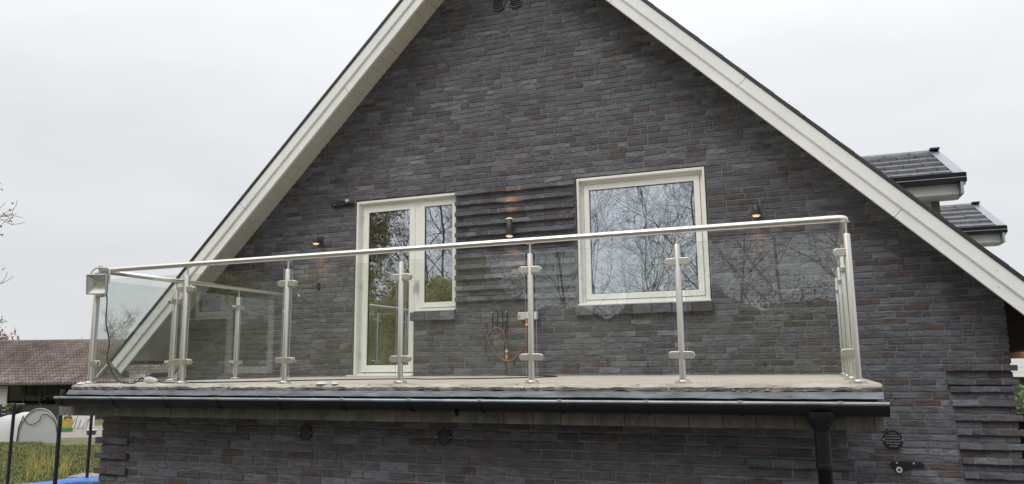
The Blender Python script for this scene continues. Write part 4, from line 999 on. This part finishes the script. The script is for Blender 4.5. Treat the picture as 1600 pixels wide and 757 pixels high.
b = MB(); b.lathe(v.x, v.y, [(.16, GZ), (.20, GZ + .18), (.001, GZ + .18)], 12); pt = b.build('plant_pot', M_bdark); tag(pt, 'dark flower pot with a white rim on the yard near the house corner', 'pot')
b = MB(); b.lathe(v.x, v.y, [(.205, GZ + .18), (.22, GZ + .20), (.19, GZ + .22), (.12, GZ + .19)], 12); b.build('rim', M_wplastic, pt)
# wooden garden edge next to the trampoline
ge = empty('timber_edging', (-9.6, 8.2, GZ), 'weathered grey timber boards lying behind the trampoline', 'edging')
for i in range(5):
    p0_ = Vector((-11.6, 9.9, GZ)) + nv * (i * .13)
    b = MB(); vs = [p0_ + cu2 * a_ + nv * b_ for a_, b_ in ((0, 0), (4.4, 0), (4.4, .145), (0, .145))]
    b.add([tuple(q) for q in vs] + [(q.x, q.y, q.z + .10) for q in vs], [(4, 7, 6, 5), (0, 1, 5, 4), (1, 2, 6, 5), (2, 3, 7, 6), (3, 0, 4, 7)][::1]); b.build('board', mat('grey_timber', (.32, .28, .25), .9, var=.2, vscale=6) if i == 0 else bpy.data.materials['grey_timber'], ge)

# grass
M_grass = leaf_mat('grass_blade', (.10, .115, .035), (.27, .27, .10)); M_weed = leaf_mat('weed_blade', (.25, .22, .05), (.42, .38, .12))
b = MB(); RGr = random.Random(2)
for _ in range(17000):
    D = RGr.uniform(17.5, 29.5); u_ = RGr.uniform(-60, 260)
    base = CAM + cf * D + cr * ((u_ - 800) / FPX * D)
    if D > 28.2 and u_ > 95: continue
    x, y = base.x, base.y; an = RGr.uniform(0, 6.28); h = RGr.uniform(.03, .10) * (1.5 if RGr.random() < .08 else 1)
    for q in range(2):
        a2_ = an + q * 1.9; wd = RGr.uniform(.012, .028); dx, dy = math.cos(a2_) * wd, math.sin(a2_) * wd; lx, ly = RGr.uniform(-.07, .07), RGr.uniform(-.07, .07)
        b.add([(x - dx, y - dy, GZ), (x + dx, y + dy, GZ), (x + lx, y + ly, GZ + h)], [(0, 1, 2)])
tag(b.build('grass', M_grass), 'short green meadow grass beyond the house corner', 'grass', kind='stuff')
b = MB()
for _ in range(130):
    D = RGr.uniform(19.5, 22.5); u_ = RGr.uniform(72, 135); base = CAM + cf * D + cr * ((u_ - 800) / FPX * D); h = RGr.uniform(.15, .65); x, y = base.x, base.y; lx, ly = RGr.uniform(-.12, .12), RGr.uniform(-.12, .12)
    b.add([(x - .014, y, GZ), (x + .014, y, GZ), (x + lx * .5 + .010, y + ly * .5, GZ + h * .6), (x + lx * .5 - .010, y + ly * .5, GZ + h * .6), (x + lx, y + ly, GZ + h)], [(0, 1, 2, 3), (3, 2, 4)])
tag(b.build('tall_weeds', M_weed), 'tall yellow weeds standing in the grass behind the black poles', 'weeds', kind='stuff')

# ================================================================== TREES
def tree_meshes(seed, H, spread=.42, ntw=6, levels=3, leafm=None, leafn=0, leaf_size=.06, tr_=.16, leaf_lo=0, rmin=.005):
    rr = random.Random(seed); trunk = MB(); crown = MB(); leaves = MB() if leafn else None; ends = []
    def grow(p_, d, ln, r0, lvl):
        n_ = 5 if lvl == 0 else (4 if lvl == 1 else 3); pts = [p_.copy()]; q = p_.copy(); dd = d.copy()
        for i in range(n_):
            wob = .10 if lvl == 0 else .22
            dd = (dd + Vector((rr.gauss(0, wob), rr.gauss(0, wob), rr.gauss(0, wob) + (.05 if lvl else .0)))).normalized(); q = q + dd * ln / n_; pts.append(q.copy())
        rads = [max(rmin, r0 * (1 - .78 * i / n_)) for i in range(n_ + 1)]
        (trunk if lvl <= 1 else crown).tube(pts, rads, 6 if lvl == 0 else (4 if lvl == 1 else 3), caps=False)
        if lvl >= levels: ends.append(pts[-1]); ends.append(pts[1]); return
        k_ = (15, 9, ntw, 4)[lvl] if lvl < 4 else 3
        for j in range(k_):
            f = (.22 if lvl == 0 else .15) + (.80) * (j + rr.random()) / k_; f = min(f, .99); idx = min(int(f * n_), n_ - 1); base = pts[idx].lerp(pts[idx + 1], f * n_ - idx)
            ax = (pts[idx + 1] - pts[idx]).normalized(); per = ax.orthogonal().normalized(); per.rotate(Matrix.Rotation(rr.uniform(0, 6.28), 3, ax))
            nd = (ax * (.75 if lvl else .85) + per * (spread * 2.0)).normalized()
            grow(base, nd, ln * (.46 if lvl == 0 else .50) * rr.uniform(.6, 1.15) * (1.15 - .5 * f if lvl == 0 else 1), rads[idx] * (.5 if lvl == 0 else .55), lvl + 1)
    grow(Vector((0, 0, 0)), Vector((rr.uniform(-.06, .06), rr.uniform(-.06, .06), 1)).normalized(), H, tr_, 0)
    if leafn:
        for _ in range(leafn):
            e_ = rr.choice(ends)
            if leaf_lo and e_.z < leaf_lo: continue
            leaf_cloud(leaves, e_ + Vector((rr.gauss(0, .15), rr.gauss(0, .15), rr.gauss(0, .12))), .12, 2, leaf_size, rr)
    return trunk.mesh('trunk', M_bark), crown.mesh('crown', M_bark), leaves.mesh('leaves', leafm) if leafn else None
def place_tree(name, ms, loc, rz, sc, label, group=None, cat='tree'):
    t = empty(name, loc, label, cat, group); t.rotation_euler = (0, 0, rz); t.scale = (sc, sc, sc)
    for nm, me in zip(('trunk', 'crown', 'leaves'), ms):
        if me:
            o = bpy.data.objects.new(nm, me); C.objects.link(o); o.parent = t
    return t
T_bare = [tree_meshes(100 + i, 15, .40 + .04 * (i % 2), 8, 3, M_leafo if i == 0 else None, 500 if i == 0 else 0, .05, tr_=.085) for i in range(4)]
T_thin = [tree_meshes(200 + i, 14, .26, 7, 3, None, 0, .05, tr_=.07) for i in range(2)]
T_brown = [tree_meshes(300 + i, 12, .46, 6, 3, M_leafo, 24000, .075, tr_=.17) for i in range(2)]
# left edge tree, twigs reaching into the frame, a few leaves
place_tree('bare_tree', tree_meshes(41, 9.5, .48, 7, 3, M_leafr, 420, .07, tr_=.14, rmin=.011), (-27.9, 14.55, GZ), .4, 1.0, 'nearly bare tree at the left edge with a few rust leaves', None)
place_tree('bare_tree', tree_meshes(47, 13, .45, 7, 3, tr_=.14, rmin=.016), (-58.0, 52.5, GZ), .9, .52, 'bare spreading tree behind the barn roof seen through the left glass', None)
place_tree('rust_tree', tree_meshes(43, 6, .5, 5, 3, M_leafr, 2500, .10, tr_=.12), (-54.9, 36.8, GZ), 0, .98, 'rust coloured tree top just showing over the barn ridge at far left', None)

# trees behind the photographer: they are what the panes and the glass panels mirror
RT2 = random.Random(77)
for i in range(15):
    x = -15.5 + i * 1.7 + RT2.uniform(-.5, .5); y = -26 - RT2.uniform(0, 9)
    ms = (T_bare + T_thin)[RT2.randrange(6)]
    place_tree('bare_tree', ms, (x, y, GZ), RT2.uniform(0, 6.28), RT2.uniform(.85, 1.12), 'bare winter tree mirrored in the large square window and the right glass panels', 'bare trees mirrored in the glass')
for i in range(10):
    x = -16.6 - i * 1.6 + RT2.uniform(-.6, .6); y = -20 - RT2.uniform(0, 8)
    place_tree('brown_tree', T_brown[i % 2], (x, y, GZ), RT2.uniform(0, 6.28), RT2.uniform(.85, 1.1), 'olive brown tree mirrored in the balcony door and left glass panels', 'olive trees mirrored in the glass')
for i in range(6):
    x = 10 + i * 2.6 + RT2.uniform(-.6, .6); y = -24 - RT2.uniform(0, 8)
    place_tree('bare_tree', T_bare[i % 4], (x, y, GZ), RT2.uniform(0, 6.28), RT2.uniform(.8, 1.0), 'bare winter tree mirrored in the large square window and the right glass panels', 'bare trees mirrored in the glass')
# undergrowth behind the photographer
b = MB(); RU = random.Random(88)
for _ in range(420):
    x = RU.uniform(-36, 26); y = -20 + RU.uniform(-5, 3) ; h = RU.uniform(3.8, 5.8) if x > -9 else RU.uniform(3.5, 7)
    leaf_cloud(b, (x, y + 1.5, GZ + h * .5), h * .5, 120, .055, RU, .95)
bank = MB(); nx_, nz_ = 220, 10; bv = []
for i in range(nx_ + 1):
    x = -44 + 76 * i / nx_; hh = 5.0 + .35 * math.sin(x * .9) + .25 * math.sin(x * 2.3 + 1) + .1 * math.sin(x * 5.1) + (1.6 if x < -16 else 0) + RU.uniform(-.08, .08)
    for j in range(nz_ + 1):
        f = j / nz_; bv.append((x + RU.uniform(-.1, .1), -21.5 - 2.5 * f - .8 * math.sin(x * 1.7 + f * 5) + RU.uniform(-.3, .3), GZ + hh * math.sin(f * math.pi / 2)))
bank.add(bv, [(i * (nz_ + 1) + j, (i + 1) * (nz_ + 1) + j, (i + 1) * (nz_ + 1) + j + 1, i * (nz_ + 1) + j + 1) for i in range(nx_) for j in range(nz_)], 0, True)
hg = MB(); hv = []
for i in range(121):
    x = -27 + 25.6 * i / 120; hh = 5.9 + .3 * math.sin(x * 1.3) + .25 * math.sin(x * 3.1) - (3.0 * ((x + 3.6) / 2.2) ** 2 if x > -3.6 else 0)
    for j in range(7):
        f = j / 6; hv.append((x + RU.uniform(-.1, .1), -14.6 - 1.6 * f + RU.uniform(-.15, .15), GZ + hh * math.sin(f * math.pi / 2)))
hg.add(hv, [(i * 7 + j, (i + 1) * 7 + j, (i + 1) * 7 + j + 1, i * 7 + j + 1) for i in range(120) for j in range(6)], 0, True)
hgo = hg.build('hedge', mat('hedge_mass', (.20, .185, .085), .95, bump=1, bscale=9, col2=(.38, .34, .18), vscale=4, detail=10)); tag(hgo, 'tall olive green hedge mirrored in the lower half of the balcony door', 'hedge')
hl = MB()
for _ in range(330):
    x = RU.uniform(-27, -1.8); leaf_cloud(hl, (x, -14.8 - RU.uniform(0, 1.4), GZ + RU.uniform(3.2, 6.6 if x < -3.6 else 5.2)), .5, 75, .045, RU, .8)
tag(hl.build('leaves', M_leafo, hgo), kind='stuff')
tag(bank.build('thicket', mat('thicket', (.11, .11, .06), .95, bump=1, bscale=6, col2=(.27, .25, .14), vscale=2.5, detail=10)), 'dense overgrown thicket along the wood edge mirrored low in the glass', 'thicket', kind='stuff')
for _ in range(330):
    x = RU.uniform(-40, 28); h = RU.uniform(3.9, 6.6 if x > -16 else 8)
    leaf_cloud(b, (x, -22.5 + RU.uniform(-2, 1), GZ + h), RU.uniform(.5, 1.1), int(120 - 12 * h), .05, RU, .8)
tag(b.build('undergrowth', M_leafo), 'tangled undergrowth along the wood edge mirrored low in the glass', 'undergrowth', kind='stuff')
b = MB()
for x in (-5.2, 6.3, 1.6):
    for _ in range(28): leaf_cloud(b, (x + RU.gauss(0, .9), -21 + RU.gauss(0, .5), GZ + RU.uniform(.5, 5.2)), .6, 160, .055, RU)
tag(b.build('ivy_mass', M_leafe), 'dark evergreen growth between the bare trees mirrored in the large window', 'shrubs', kind='stuff')

# ================================================================== RIGHT EDGE
hd = MB(); RH = random.Random(5)
for i in range(60): leaf_cloud(hd, (11.0 + RH.gauss(0, 1.2), 19 + RH.gauss(0, .5), GZ + RH.uniform(.2, 1.75)), .5, 90, .08, RH)
hs_ = empty('garden_shrub', (11, 19, GZ), 'green leafy shrub past the right corner of the house', 'shrub'); hd.build('leaves', M_leafg, hs_)
b = MB(); b.tube([(11, 19, GZ), (11, 19, GZ + 1.4)], .05, 6); b.build('stem', M_bark, hs_)
nb = empty('white_outbuilding', (15, 32, GZ), 'white boarded outbuilding far past the right corner of the house', 'outbuilding')
b = MB(); b.box(11.5, 19, 31, 35, GZ, -.62); b.build('wall', mat('outbuilding_dark', (.10, .07, .055), .8), nb)
for i in range(4):
    b = MB(); b.box(11.3, 19.2, 30.9 - .01 * i, 30.96, -.60 + i * .19, -.42 + i * .19); b.build('board', M_white, nb)
b = MB(); b.prism([(30.6, -.66), (30.6, -.60), (30.95, -.60), (30.95, -.66)], 11.0, 19.4, 'x'); b.build('canopy', M_black, nb)
b = MB(); b.box(11.3, 19.2, 31, 35.2, .17, .4); b.build('roof', M_white, nb)
wbt = empty('water_butt', (8.0, 5.35, GZ), 'tall dark water butt behind the right corner of the house', 'water butt')
b = MB(); b.lathe(8.25, 5.55, [(.30, GZ), (.33, GZ + .3), (.35, -.75), (.34, -.55), (.001, -.52)], 20); b.build('tank', M_dark, wbt)
b = MB(); b.lathe(8.25, 5.55, [(.36, -.56), (.36, -.53), (.10, -.47), (.001, -.46)], 20); b.build('lid', M_black, wbt)
